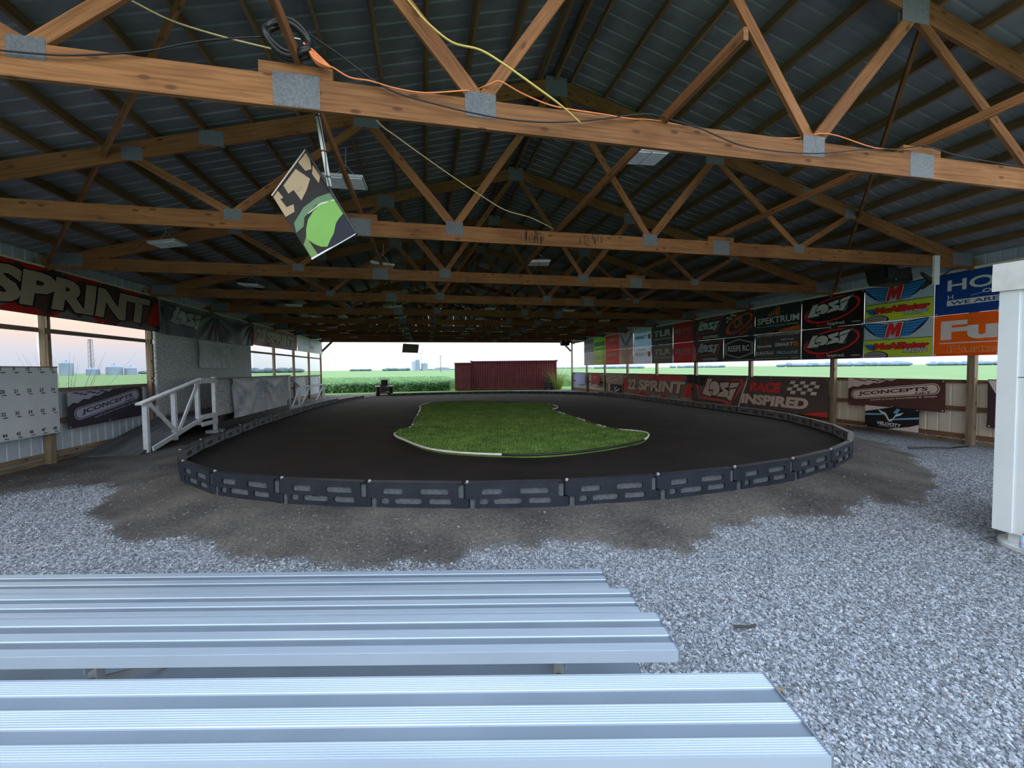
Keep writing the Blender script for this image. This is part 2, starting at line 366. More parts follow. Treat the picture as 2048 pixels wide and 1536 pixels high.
# ---- trusses
T1, T2, B1, B2 = 5.95, 2.95, 4.77, 1.68
PTH = .003
def make_truss():
    t = root('roof_truss', (XC, T(1), ZB))
    L_ = lambda x, z: (x, 0, z - ZB)
    y = 0
    for a, b in ((-HALF + .02, -3.06), (-3.06, 3.12), (3.12, HALF - .02)):
        lput('bottom_chord', MB().bar(L_(a, ZB + CH / 2), L_(b, ZB + CH / 2), .038, CH), WOOD, t)
    for s in (-1, 1):
        for a, b in ((0, 5.0), (5.0, HALF + .3)):
            h = CH; za = zlow(a) + h / 2 + .003; zb = zlow(b) + h / 2 + .003
            lput('top_chord', MB().bar(L_(s * a, za), L_(s * b, zb), .038, .232), WOOD, t)
        wb = [((s * B2, ZB + .21), (s * .06, zlow(0) + .03), .09), ((s * B2, ZB + .21), (s * T2, zlow(T2) + .04), .14 if s < 0 else .11), ((s * B1, ZB + .21), (s * T2, zlow(T2) + .04), .09), ((s * B1, ZB + .21), (s * T1, zlow(T1) + .04), .09)]
        for (a, b, hh) in wb:
            lput('web', MB().bar(L_(*a), L_(*b), .036, .13 if hh > .1 else .105, up=(0, 0, 1)), WOOD, t)
        pl = [(s * B2, ZB + .19, .26, .20), (s * B1, ZB + .20, .22, .15), (s * 3.09, ZB + .13, .33, .25), (s * T2, zlow(T2) + .06, .36, .26), (s * T1, zlow(T1) + .08, .24, .18), (s * (HALF - .35), ZB + .19, .55, .26), (s * 5.0, zlow(5.0) + .12, .30, .20)]
        for (x, z, w_, h_) in pl:
            mb = MB()
            for yy in (-.019 - PTH / 2, .019 + PTH / 2): mb.bar(L_(x - w_ / 2, z) if 0 else (x - w_ / 2, yy, z - ZB), (x + w_ / 2, yy, z - ZB), PTH, h_)
            lput('gusset_plate', mb, PLATE, t)
        lput('splice_block', MB().bar(L_(s * 3.09 - .26, ZB + CH + .045), L_(s * 3.09 + .26, ZB + CH + .045), .036, .088), WOOD, t)
    mb = MB()
    for yy in (-.0205, .0205): mb.bar((-.18, yy, zlow(0) + .10 - ZB), (.18, yy, zlow(0) + .10 - ZB), PTH, .30)
    lput('gusset_plate', mb, PLATE, t)
    return t
ORD = ['', 'first', 'second', 'third', 'fourth', 'fifth', 'sixth', 'seventh', 'eighth', 'ninth', 'tenth']
truss0 = make_truss()
for k in range(1, 11):
    t = truss0 if k == 1 else copy_tree(truss0)
    t.location = (XC, T(k), ZB)
    lab = {1: 'orange pine roof truss nearest the camera, hung with cords and cables', 2: 'pine roof truss second from the camera, with two black water stains on its beam', 10: 'farthest pine roof truss, above the open end of the barn'}.get(k, '%s pine roof truss counted from the camera' % ORD[k])
    tag(t, lab, 'roof truss', 'pine roof trusses across the barn')
# longitudinal runners lying on the bottom chords
for x, nm in ((-.9, 'left'), (2.2, 'middle'), (5.28, 'right')):
    zz = ZB + CH + (.045 if x == 2.2 else .135)
    put('lateral_runner', MB().bar((x, YA + .3, zz), (x, T(10), zz), .038, .088), WOOD, loc=(x, YA + .3, zz), label='long thin pine runner lying on the truss beams, %s of three' % nm, cat='beam', group='long runners on the truss beams')
for p0, p1, nm in (((-1.25, T(1) + .035, 5.42), (XL + .15, T(3) - .12, 3.84), 'left'), ((5.32, T(1) + .035, 5.46), (XR - .12, T(3) - .12, 3.84), 'right')):
    put('wind_brace', MB().bar(p0, p1, .036, .09), WOOD, loc=p0, label='sloping pine brace from the first truss down to the %s wall' % nm, cat='brace')
# stains on second truss beam
mb = MB()
rs = random.Random(3)
for (xa, xb, n_) in ((1.52, 1.95, 22), (2.55, 2.98, 14)):
    for i in range(n_):
        x = rs.uniform(xa, xb); z1 = ZB + CH - rs.uniform(.0, .09); z0 = z1 - rs.uniform(.05, .16); z0 = max(z0, ZB + .01); wd = rs.uniform(.004, .016)
        mb.box(x - XC, x + wd - XC, -.0197, -.0188, z0 - ZB, z1 - ZB)
t2 = [o for o in C.objects if o.name.startswith('roof_truss') and abs(o.location.y - T(2)) < .01][0]
lput('water_stain', mb, mat('black_stain', (.03, .018, .012), .8), t2, label='black vertical water stains')

# ---- posts
def post(x, y, zt, label, side, blocks=True):
    r_ = root('timber_post', (x, y, 0), label=label, cat='post', group='%s wall posts' % side)
    for j in range(3):
        yy = (j - 1) * .043
        lput('ply', MB().bar((0, yy, -.1), (0, yy, zt - (.0 if j != 1 else .02)), .10, .041, up=(0, 1, 0)), POSTW, r_)
    if blocks:
        sx = 1 if side == 'left' else -1
        for za, zb in ((2.62, 2.86), (1.62, 2.5), (1.5, 1.56)):
            lput('nailed_block', MB().bar((sx * .068, -.02, za), (sx * .068, -.02, zb), .035, .075, up=(0, 1, 0)), POSTW, r_)
    return r_
for k in range(2, 11):
    post(XR + .05, T(k), 3.95, 'weathered timber post, %s along the right wall from the white booth' % ORD[k - 1], 'right', blocks=False)
for k in (3, 4, 7, 8, 9, 10):
    lab = {3: 'weathered timber post beside the white number board', 4: 'weathered timber post where the windows meet the white board wall', 10: 'last timber post of the left wall at the open end'}.get(k, 'weathered timber post between left wall windows, %s beyond the white board wall' % ORD[k - 6] if k < 10 else '')
    post(XL - .05, T(k), 3.95, lab, 'left', blocks=(k < 5))
# ---- walls
def wall(side):
    s = 1 if side == 'right' else -1
    xp = XR if side == 'right' else XL
    wr = root('wall_' + side, (xp + s * .15, 0, 0), kind='structure')
    xs_ = xp + s * .155                    # siding plane
    lowm = SIDEM if side == 'right' else SIDEB
    sill = 1.39 if side == 'right' else 1.45
    def panel(y0, z0, z1, mt):
        mb = sheet(.914, z1 - z0, rib=.018); me = mb.mesh('siding_panel'); me.materials.append(mt)
        o = bpy.data.objects.new('siding_panel', me); C.objects.link(o); o.parent = wr
        o.matrix_local = Matrix(((0, 0, s, s * .005), (0, 1, 0, y0), (1, 0, 0, z0), (0, 0, 0, 1)))
        return me
    cache = {}
    def row(ya, yb, z0, z1, mt):
        n = int(round((yb - ya) / .914))
        for i in range(n):
            key = (z0, z1, mt.name)
            if key not in cache: cache[key] = panel(ya + i * .914, z0, z1, mt)
            else:
                o = bpy.data.objects.new('siding_panel', cache[key]); C.objects.link(o); o.parent = wr
                o.matrix_local = Matrix(((0, 0, s, s * .005), (0, 1, 0, ya + i * .914), (1, 0, 0, z0), (0, 0, 0, 1)))
    if side == 'right':
        row(T(1) - 1, T(9), .08, sill, SIDEM); row(T(9) - .3, T(10) + .2, .05, sill, SIDEB)
    else:
        row(T(1), T(10) + .2, .06, sill, SIDEB)
    row(YA, YB, 3.76, 4.06, SIDEB)
    kk = range(1, 10)
    for k in kk:
        a, b = T(k) + .07, T(k + 1) - .07
        zs = (.16, .76, sill - .03) if side == 'right' else (.16, .80, sill - .03)
        for z in zs:
            put('girt', MB().bar((xp + s * .125, a - .07, z), (xp + s * .125, b + .07, z), .038, .10 if z < 1.2 else .075), GIRTW if side == 'right' else POSTW, wr)
        if side == 'left' and k not in (4, 5):
            put('girt', MB().bar((xp + s * .125, a - .07, 2.58), (xp + s * .125, b + .07, 2.58), .038, .085), GIRTW, wr)
        put('girt', MB().bar((xp + s * .125, a - .07, 3.72), (xp + s * .125, b + .07, 3.72), .038, .10), GIRTW, wr)
    put('splash_board', MB().bar((xp + s * .13, T(1), .02), (xp + s * .13, YB, .02), .04, .12), POSTW, wr)
    put('eave_trim', MB().box(min(xp - s * .022, xp - s * .004), max(xp - s * .022, xp - s * .004), T(1), YB, 3.745, 3.80), TRIMM, wr)
    return wr
wall('right'); wall('left')
# far gable above the opening, header and corner braces
gb = root('wall_far', (0, T(10) + .12, 0), kind='structure')
for i in range(20):
    x0 = XC - 9.14 + i * .914; xm = x0 + .457; zt = zup(min(abs(x0 - XC), abs(x0 + .914 - XC))) + PZ - .02
    za = zup(abs(x0 - XC)) + PZ - .01; zb = zup(abs(x0 + .914 - XC)) + PZ - .01
    put('gable_panel', MB().prism([(x0 + .004, T(10) + .12, ZB), (x0 + .91, T(10) + .12, ZB), (x0 + .91, T(10) + .12, zb), (x0 + .004, T(10) + .12, za)], (0, .02, 0)), SIDEB, gb)
put('header_board', MB().bar((XL, T(10) + .07, ZB + .1), (XR, T(10) + .07, ZB + .1), .04, .22), GIRTW, gb)
for s, x in ((1, XL), (-1, XR)):
    put('corner_brace', MB().bar((x + s * .02, T(10) + .07, 3.08), (x + s * .72, T(10) + .07, ZB + .04), .04, .14), GIRTW, gb)
# clear vinyl windows on the left wall
VIN = bpy.data.materials.new('clear_vinyl'); VIN.use_nodes = True
_n = VIN.node_tree.nodes; _l = VIN.node_tree.links
_b = _n['Principled BSDF']; _b.inputs['Base Color'].default_value = (.8, .8, .8, 1); _b.inputs['Roughness'].default_value = .35
_t = _n.new('ShaderNodeBsdfTransparent'); _t.inputs[0].default_value = (.80, .80, .80, 1); _m = _n.new('ShaderNodeMixShader'); _m.inputs[0].default_value = .10
_l.new(_t.outputs[0], _m.inputs[1]); _l.new(_b.outputs[0], _m.inputs[2]); _l.new(_m.outputs[0], _n['Material Output'].inputs[0])
for j, k in enumerate((2, 3, 7, 8, 9, 6)):
    a, b = (T(k) + .05, T(k + 1) - .05) if k != 6 else (T(6) + .6, T(7) - .05)
    n_ = 30; ys_ = np.linspace(a, b, n_); zs_ = np.linspace(1.44, 3.7, 16); YY, ZZ = np.meshgrid(ys_, zs_)
    edge = .045 * vnoise(ZZ * 3, YY * 0 + j, 1, 11)
    YY2 = YY + np.where(YY > b - .12, -edge - .02, 0) + np.where(YY < a + .02, .03 + edge * .5, 0)
    XX = XL - .09 + .012 * np.sin(YY * 5 + ZZ * 3 + j)
    me, _ = gridmesh('window_%d' % (j + 1), XX, YY2, ZZ)
    wr = root('window_%d' % (j + 1), (XL - .1, a, 1.44), kind='structure')
    put('vinyl_sheet', me, VIN, wr)

# ---- outdoor ground
GRASS = mat('mown_grass', (.14, .25, .06), .9, col2=(.10, .18, .05), vscale=3, bump=.6, bscale=30, spec=.1)
FIELD = mat('soybean_canopy', (.165, .26, .115), .9, col2=(.125, .205, .085), vscale=.35, bump=.8, bscale=3.2, detail=10, spec=.1)
_mb = MB(); _mb.v = [(-1500, -1500, -.03), (1500, -1500, -.03), (1500, 1500, -.03), (-1500, 1500, -.03)]; _mb.face((0, 1, 2, 3)); put('ground', _mb, GRASS, kind='structure')
# canopy slabs round the yard
_mb = MB(); zc = .62
def slab(x0, x1, y0, y1):
    _mb.box(x0, x1, y0, y1, -.02, zc)
slab(-1400, 1400, 38, 1400); slab(-1400, -17, -60, 38); slab(21, 1400, -60, 38); slab(-16.9, 1.2, 34.6, 37.9)
put('soybean_field', _mb, FIELD, kind='stuff', label='green soybean field stretching to the horizon round the barn', cat='field')
def leaves(name, regions, n, label, size=.07, ztop=.72, m=None):
    cs = []
    for (x0, x1, y0, y1, frac) in regions:
        k = int(n * frac); u = rng.random(k) ** 1.6
        yy = y0 + (y1 - y0) * u; xx = x0 + (x1 - x0) * rng.random(k)
        row = np.round(yy / .5) * .5 + rng.normal(0, .10, k); yy = row
        zz = ztop - .55 * rng.random(k) ** (1.0 if (y1 - y0) < 3 else 3)
        zz = np.where(yy < y0 + .5, ztop * rng.random(k), zz)
        cs.append(np.stack([xx, yy, zz], 1))
    c = np.concatenate(cs); k = len(c); a = rng.normal(size=(k, 3)); a /= np.linalg.norm(a, axis=1)[:, None]
    b = np.cross(a, rng.normal(size=(k, 3))); b /= np.linalg.norm(b, axis=1)[:, None]
    s = size * (.6 + .8 * rng.random(k))[:, None] * (1 + .02 * (c[:, 1:2] - 34))
    co = np.stack([c - a * s, c + b * s * .7, c + a * s, c - b * s * .7], 1).reshape(-1, 3)
    fa = np.arange(k * 4).reshape(-1, 4)
    put(name, npmesh(name, co, fa, False), m, kind='stuff', label=label, cat='crop')
LEAF = mat('soybean_leaf', (.24, .40, .19), .7, col2=(.12, .24, .09), vscale=1.5, transl=.25)
leaves('soybean_leaves', [(-9, 2, 34.4, 36, .35), (-16, 3, 36, 60, .5), (9, 22, 38, 60, .15)], 42000, 'leafy soybean plants at the edge of the field beyond the barn', m=LEAF)

# ---- turf infield with hose border
TURF = [(-.73, 10.03), (-.70, 10.79), (-.58, 11.04), (-.38, 11.25), (-.33, 12.77), (-.25, 14.66), (-.2, 16.65), (-.2, 18.22), (.19, 19.35), (1.13, 19.95), (2.39, 19.8), (3.56, 19.1), (4.7, 17.9), (5.2, 17.01), (5.25, 16.01), (5.02, 15.19), (4.62, 14.51), (4.56, 12.9), (4.52, 11.43), (4.50, 9.9), (4.62, 9.25), (4.90, 8.9), (4.99, 8.6), (4.84, 8.23), (4.45, 7.74), (4.06, 7.46), (3.5, 7.18), (2.9, 6.98), (2.32, 6.86), (1.74, 6.88), (1.3, 7.04), (.86, 7.24), (.41, 7.54), (.06, 7.93), (-.19, 8.42), (-.46, 9.12), (-.64, 9.6)]
TP = np.array(TURF)
def catmull(P, n=6, closed=True):
    P = np.array(P, float); out = []; m_ = len(P)
    rngi = range(m_) if closed else range(m_ - 1)
    for i in rngi:
        g = (lambda j: P[j % m_]) if closed else (lambda j: P[min(max(j, 0), m_ - 1)])
        p0, p1, p2, p3 = g(i - 1), g(i), g(i + 1), g(i + 2)
        for t in np.arange(n) / n:
            out.append(.5 * ((2 * p1) + (-p0 + p2) * t + (2 * p0 - 5 * p1 + 4 * p2 - p3) * t * t + (-p0 + 3 * p1 - 3 * p2 + p3) * t ** 3))
    if not closed: out.append(P[-1])
    return np.array(out)
TC = catmull(TP, 4)
def inpoly(X, Y, P):
    ins = np.zeros(X.shape, bool)
    for a, b in zip(P, np.roll(P, -1, 0)):
        c = (a[1] > Y) != (b[1] > Y); xi = a[0] + (Y - a[1]) / (b[1] - a[1] + 1e-12) * (b[0] - a[0]); ins ^= c & (X < xi)
    return ins
tzz = lambda x, y: float(tz(y)) + .03
turf = root('artificial_turf', (2.2, 12, .15), label='green artificial turf infield with white hose edging', cat='turf')
bm = bmesh.new(); vs = [bm.verts.new((x, y, 0)) for x, y in TC]; f = bm.faces.new(vs)
if f.normal.z < 0: f.normal_flip()
for i in range(1, 34):
    bmesh.ops.bisect_plane(bm, geom=bm.verts[:] + bm.edges[:] + bm.faces[:], plane_co=(0, 6.6 + i * .4, 0), plane_no=(0, 1, 0))
for i in range(1, 16):
    bmesh.ops.bisect_plane(bm, geom=bm.verts[:] + bm.edges[:] + bm.faces[:], plane_co=(-1 + i * .4, 0, 0), plane_no=(1, 0, 0))
for v in bm.verts: v.co.z = tzz(v.co.x, v.co.y) + .010 * math.sin(v.co.y * 2.3 + .8 * math.sin(v.co.x)) + .004
ext = bmesh.ops.extrude_face_region(bm, geom=bm.faces[:]); up = [g for g in ext['geom'] if isinstance(g, bmesh.types.BMVert)]
for v in up: v.co.z -= .035
bmesh.ops.recalc_face_normals(bm, faces=bm.faces[:])
me = bpy.data.meshes.new('turf_mat'); bm.to_mesh(me); bm.free(); put('turf_mat', me, TURFM, turf)
k = 75000; bx = rng.uniform(-.8, 5.3, k * 2); by = 6.8 + 13.2 * rng.random(k * 2) ** 1.35; ok_ = inpoly(bx, by, TC); bx = bx[ok_][:k]; by = by[ok_][:k]; k = len(bx)
bz = tz(by) + .03 + .010 * np.sin(by * 2.3 + .8 * np.sin(bx)); an = rng.random(k) * 6.28; hh = .022 + .022 * rng.random(k); ww = .006 + .0006 * (by - 6)
p0 = np.stack([bx - np.cos(an) * ww, by - np.sin(an) * ww, bz], 1); p1 = np.stack([bx + np.cos(an) * ww, by + np.sin(an) * ww, bz], 1)
p2 = np.stack([bx + rng.normal(0, .012, k), by + rng.normal(0, .012, k), bz + hh], 1)
o = put('turf_blades', npmesh('turf_blades', np.stack([p0, p1, p2], 1).reshape(-1, 3), np.arange(3 * k).reshape(-1, 3), False), BLADEM, turf); o['kind'] = 'stuff'
edge3 = lambda pts: [(x, y, tzz(x, y) + .02) for x, y in pts]
def seg(i0, i1): return [TC[i % len(TC)] for i in range(i0, i1)]
HOSEW = mat('white_hose', (.75, .75, .72), .5); HOSED = mat('black_hose', (.02, .02, .022), .5)
# near lobe, white on left and right ends, dark at the very front; ladder strips along the waist
for (a, b_, m_) in ((30 * 4, 37 * 4 + 2, HOSEW), (24 * 4, 30 * 4 + 1, HOSED), (20 * 4, 24 * 4 + 1, HOSEW), (8 * 4, 14 * 4 - 1, HOSED), (7 * 4, 8 * 4 + 1, HOSEW), (13 * 4, 16 * 4 + 1, HOSEW)):
    put('edge_hose', MB().tube(edge3(seg(a, b_)), .022, 6), m_, turf, smooth=True)
for (a, b_) in ((2 * 4 + 2, 7 * 4), (16 * 4 + 1, 20 * 4)):
    pts = [np.array(p) for p in seg(a, b_)]; pl = []
    acc = 0; mb = MB(); mb2 = MB()
    for p, q in zip(pts[:-1], pts[1:]):
        n_ = max(1, int(np.linalg.norm(q - p) / .28))
        for j in range(n_):
            s0 = p + (q - p) * (j / n_); s1 = p + (q - p) * ((j + .62) / n_)
            z = tzz(*s0) + .02; (mb if rng.random() < .62 else mb2).bar((s0[0], s0[1], z), (s1[0], s1[1], z), .05, .03)
    if mb.v: put('edge_strip', mb, HOSEW, turf)
    if mb2.v: put('edge_strip', mb2, HOSED, turf)
for pts in ([(-.6, 11.0), (-.2, 11.0), (.3, 10.9), (.6, 10.75)], [(5.0, 9.3), (4.5, 9.0), (4.1, 8.75), (3.8, 8.3)], [(5.2, 15.8), (4.7, 15.3), (4.0, 15.2)], [(-.1, 17.9), (.3, 17.2), (.9, 17.0)]):
    pp = catmull(pts, 4, False); put('turf_seam', MB().tube([(x, y, tzz(x, y) + .012) for x, y in pp], .014, 5), HOSED, turf)

# ---- barrier blocks
BL, BH, BT = 1.13, .31, .075
def barrier_meshes():
    mb = MB(); t2_ = BT / 2
    core = MB(); core.box(.03, BL - .03, -.014, .014, .012, BH - .03)
    inner = MB(); mbo = mb
    for sgn in (-1, 1):
        mb = mbo if sgn < 0 else inner
        ya, yb = sorted((sgn * .012, sgn * t2_))
        for (z0, z1) in ((0, .06), (.135, .175), (.25, BH)): mb.box(.0 if z0 > .1 else .09, BL - (.09 if z0 > .1 else .0), ya, yb, z0, z1)
        up_ = [(.0, .16), (.40, .60), (.93, BL - .09)]; lo = [(.09, .14), (.24, .30), (.62, .70), (.96, BL)]
        for (a, b_) in up_: mb.box(a, b_, ya, yb, .175, .25)
        for (a, b_) in lo: mb.box(a, b_, ya, yb, .06, .135)
        # rounded slot corners
        for (a, b_, z0, z1) in ((.16, .40, .175, .25), (.60, .93, .175, .25), (.14, .24, .06, .135), (.30, .62, .06, .135), (.70, .96, .06, .135)):
            for (x, sx) in ((a, 1), (b_, -1)):
                for (z, sz) in ((z0, 1), (z1, -1)):
                    mb.prism([(x, ya, z), (x + sx * .016, ya, z), (x, ya, z + sz * .016)], (0, yb - ya, 0))
    mb = mbo
    mb.lathe((BL - .0, 0, 0), [(t2_, .0), (t2_, .135)], 12); mb.lathe((.0, 0, 0), [(t2_, .15), (t2_, BH)], 12)
    cdark = MB(); cdark.box(.03, BL - .03, .0142, .018, .012, BH - .03)
    top = MB(); top.box(.02, BL - .05, -t2_ - .006, t2_ + .006, BH, BH + .012)
    pin = MB(); pin.lathe((.0, 0, BH), [(.02, 0), (.02, .02), (.012, .03)], 10)
    ms = []
    for nme, b_, mt in (('shell', mb, BLKP), ('inner_frame', inner, DUSTF), ('slot_back', cdark, BLKP), ('slot_panel', core, DUSTP), ('cap_strip', top, BLKP), ('hinge_pin', pin, STEEL)):
        q = b_.mesh(nme); q.materials.append(mt); ms.append((nme, q))
    return ms
DUSTF = mat('dusty_grey_plastic', (.17, .18, .19), .7, col2=(.06, .065, .075), vscale=5, detail=6)
BMS = barrier_meshes()
bproto = None
pc = catmull(PA, 10, False); cum = np.concatenate([[0], np.cumsum(np.linalg.norm(np.diff(pc, axis=0), axis=1))])
nb = int(cum[-1] // (BL + .015)); step = cum[-1] / nb
at_ = lambda s_: np.array([np.interp(s_, cum, pc[:, 0]), np.interp(s_, cum, pc[:, 1])])
blocks = []
for i in range(nb):
    p = at_(i * step); q = at_((i + 1) * step); blocks.append((p, q))
near = [i for i, (p, q) in enumerate(blocks) if (p[1] + q[1]) / 2 < 7.0]
words = ['first', 'second', 'third', 'fourth', 'fifth', 'sixth', 'seventh', 'eighth', 'ninth', 'tenth', 'eleventh', 'twelfth', 'thirteenth', 'fourteenth', 'fifteenth', 'sixteenth', 'seventeenth', 'eighteenth', 'nineteenth', 'twentieth']
PSCALE = step / (BL + .012)
for i, (p, q) in enumerate(blocks):
    mid = (p + q) / 2; d = q - p; a = math.atan2(d[1], d[0]); zz = float(tz(mid[1])) - .085
    if bproto is None:
        r_ = root('track_barrier', (0, 0, 0))
        for nme, me in BMS:
            o = bpy.data.objects.new(nme, me); C.objects.link(o); o.parent = r_
        bproto = r_
    else: r_ = copy_tree(bproto)
    z1 = 1.0 if mid[1] < 22 else .8
    r_.location = (p[0], p[1], zz); r_.rotation_euler = (0, 0, a); r_.scale = (np.linalg.norm(d) / (BL + .012), 1, z1)
    if i in near: lab = 'black plastic barrier block on the near curve, %s from its left end' % words[near.index(i)]; g = 'barrier blocks of the near curve'
    elif mid[0] < -3.4: lc = sum(1 for (p_, q_) in blocks if (p_[0] + q_[0]) / 2 < -3.4 and 7.0 <= (p_[1] + q_[1]) / 2 < mid[1]); lab = 'black plastic barrier block along the left side of the track, %s from the near curve' % words[lc]; g = 'barrier blocks of the left straight'
    elif mid[0] > 7.5: lc = sum(1 for (p_, q_) in blocks if (p_[0] + q_[0]) / 2 > 7.5 and 7.0 <= (p_[1] + q_[1]) / 2 < mid[1]); lab = 'black plastic barrier block along the right side of the track, %s from the near curve' % words[lc]; g = 'barrier blocks of the right straight'
    else: lc = sum(1 for (p_, q_) in blocks if -3.4 <= (p_[0] + q_[0]) / 2 < mid[0] and (p_[1] + q_[1]) / 2 > 20); lab = 'low barrier block at the far end of the track, %s from the left' % words[lc]; g = 'barrier blocks of the far curve'
    tag(r_, lab, 'barrier', g)

# ---- loose gravel
k = 600000
gx = rng.uniform(-8.2, 8.8, k); gy = .45 + 8.2 * rng.random(k) ** 1.55
D_ = pathdist(gx, gy); dm_ = dirtmask(gx, gy, D_)
lat = gx * Rv.x + gy * Rv.y; dep = gx * Fv.x + gy * Fv.y
vis = (np.abs(lat) < dep * 1.34 + .5) & ~((lat < .55) & (dep < 2.9)) & (D_ > .15) & ~((gx > 5.32) & (gy < 3.0))
keep = vis & (rng.random(k) < np.clip(1 - dm_ * .988, 0, 1)); gx, gy, D_, dm_ = gx[keep][:190000], gy[keep][:190000], D_[keep][:190000], dm_[keep][:190000]; k = len(gx)
print('stones', k)
gz = gheight(gx, gy, D_, dm_)
base = np.array([[-1, -1, -.6], [1, -.8, -.6], [.9, 1, -.6], [-.8, .9, -.6], [-.7, -.8, .5], [.8, -.6, .7], [.7, .7, .5], [-.8, .6, .7]])
s_ = (.0048 + .0058 * rng.random(k) ** 2.4)[:, None, None]
v = base[None] * (1 + .3 * rng.normal(size=(k, 8, 3))) * s_ * np.array([1.25, .95, .75])
an = rng.random(k) * 6.283; ca, sa = np.cos(an)[:, None], np.sin(an)[:, None]; tl = rng.normal(0, .35, k)[:, None]
x, y, z = v[..., 0], v[..., 1], v[..., 2]; x, z = x * np.cos(tl) - z * np.sin(tl), x * np.sin(tl) + z * np.cos(tl)
x, y = x * ca - y * sa, x * sa + y * ca
co = np.stack([x + gx[:, None], y + gy[:, None], z + gz[:, None] + .003], -1).reshape(-1, 3)
fq = np.array([[0, 3, 2, 1], [4, 5, 6, 7], [0, 1, 5, 4], [1, 2, 6, 5], [2, 3, 7, 6], [3, 0, 4, 7]])
fa = (fq[None] + (np.arange(k) * 8)[:, None, None]).reshape(-1, 4)
me = npmesh('gravel_stones', co, fa, False)
tone = np.where(dm_ > .8, .45, 1) * rng.random(k); tone = np.repeat(tone, 8); at = me.attributes.new('tone', 'FLOAT', 'POINT'); at.data.foreach_set('value', tone.astype('f'))
gm_ = bpy.data.materials.new('crushed_limestone'); gm_.use_nodes = True; n_ = gm_.node_tree.nodes; l_ = gm_.node_tree.links
a_ = n_.new('ShaderNodeAttribute'); a_.attribute_name = 'tone'; r_ = ramp(n_, [(0, (.10, .11, .13)), (.35, (.20, .22, .25)), (.75, (.32, .345, .395)), (.985, (.44, .47, .52))]); r_.color_ramp.elements.new(.996).color = (.27, .20, .17, 1)
l_.new(a_.outputs['Fac'], r_.inputs[0]); l_.new(r_.outputs[0], n_['Principled BSDF'].inputs['Base Color']); n_['Principled BSDF'].inputs['Roughness'].default_value = .85
put('gravel_stones', me, gm_, kind='stuff', label='loose grey crushed stones covering the yard', cat='gravel')

# ---- bleacher (camera-side stand), local frame: x to the right, y away from the spectators
byaw = math.atan2(Fv.x, Fv.y)
bl = root('aluminium_bleacher', (0, 0, 0), -byaw, label='long ribbed aluminium bleacher in the foreground', cat='bleacher')
def plank(d0, d1, z, x0, x1, ribs, thick=.05):
    """extruded seat: three ribbed bands with two sunken smooth grooves"""
    W = d1 - d0; e0, e1 = .0, W
    bands = [(.0, .30), (.435, .0), (.0, 0)]
    bw = W * .25; gw = W * .125
    seq = [(0, .20 * W, 1), (.20 * W, .37 * W, 0), (.37 * W, .60 * W, 1), (.60 * W, .79 * W, 0), (.79 * W, W, 1)]
    prof = []; gro = []
    for a, b_, r_ in seq:
        if r_:
            if ribs:
                n_ = 8; st = (b_ - a) / n_
                for j in range(n_):
                    s0 = a + j * st; prof += [(s0, z - .0026), (s0 + st * .25, z), (s0 + st * .7, z), (s0 + st * .95, z - .0026)]
            else: prof += [(a, z - .003), (a + .003, z), (b_ - .003, z), (b_, z - .003)]
        else: prof += [(a, z - .006), (b_, z - .006)]; gro.append((a, b_))
    mb = MB(); pts = [(x0, d0 + p, q) for p, q in prof]
    n_ = len(pts); b0 = len(mb.v)
    for p in pts: mb.v += [p, (x1, p[1], p[2])]
    for j in range(n_ - 1): mb.face((b0 + 2 * j, b0 + 2 * j + 1, b0 + 2 * j + 3, b0 + 2 * j + 2))
    mb.box(x0, x1, d0 - .003, d0, z - thick, z + .001); mb.box(x0, x1, d1, d1 + .003, z - thick, z); mb.box(x0, x1, d0, d0 + .02, z - thick, z - thick + .003); mb.box(x0, x1, d1 - .02, d1, z - thick, z - thick + .003)
    me = mb.mesh('seat_plank'); me.materials.append(ALU)
    o = lput('seat_plank', me, ALU, bl)
    g = MB()
    for a, b_ in gro: g.box(x0, x1, d0 + a + .002, d0 + b_ - .002, z - .0062, z - .0052)
    lput('plank_groove', g, ALUD, o)
    c_ = MB(); c_.box(x1, x1 + .004, d0 - .004, d1 + .004, z - thick - .002, z + .002); lput('end_cap', c_, ALUD, o)
    return o
X0 = -4.15
plank(.879, 1.127, .88, X0, .70, True); plank(1.724, 1.997, .525, X0, .705, False); plank(2.235, 2.467, .39, X0, .70, False); plank(2.966, 3.228, .135, X0, .70, False)
lput('foot_board', MB().box(X0, .68, 2.0, 2.23, .065, .10), ALUD, bl)
for xf in (.20, -1.95, -3.7):
    fr = MB()
    for (y_, z1) in ((1.0, .84), (1.86, .485), (2.35, .35), (3.09, .095)):
        fr.box(xf - .02, xf + .02, y_ - .02, y_ + .02, 0.02, z1); fr.box(xf - .03, xf + .03, y_ - .11, y_ + .11, z1 - .03, z1)
    fr.box(xf - .02, xf + .02, .95, 3.2, .02, .06)
    fr.bar((xf, 1.0, .75), (xf, 2.3, .09), .03, .03)
    lput('support_frame', fr, STEEL, bl)
    br = MB(); br.box(xf + .025, xf + .03, 1.78, 1.94, .40, .485); br.lathe((xf + .036, 1.8, .44), [(.012, 0), (.012, .012), (.006, .02)], 8); lput('bracket', br, STEEL, bl)

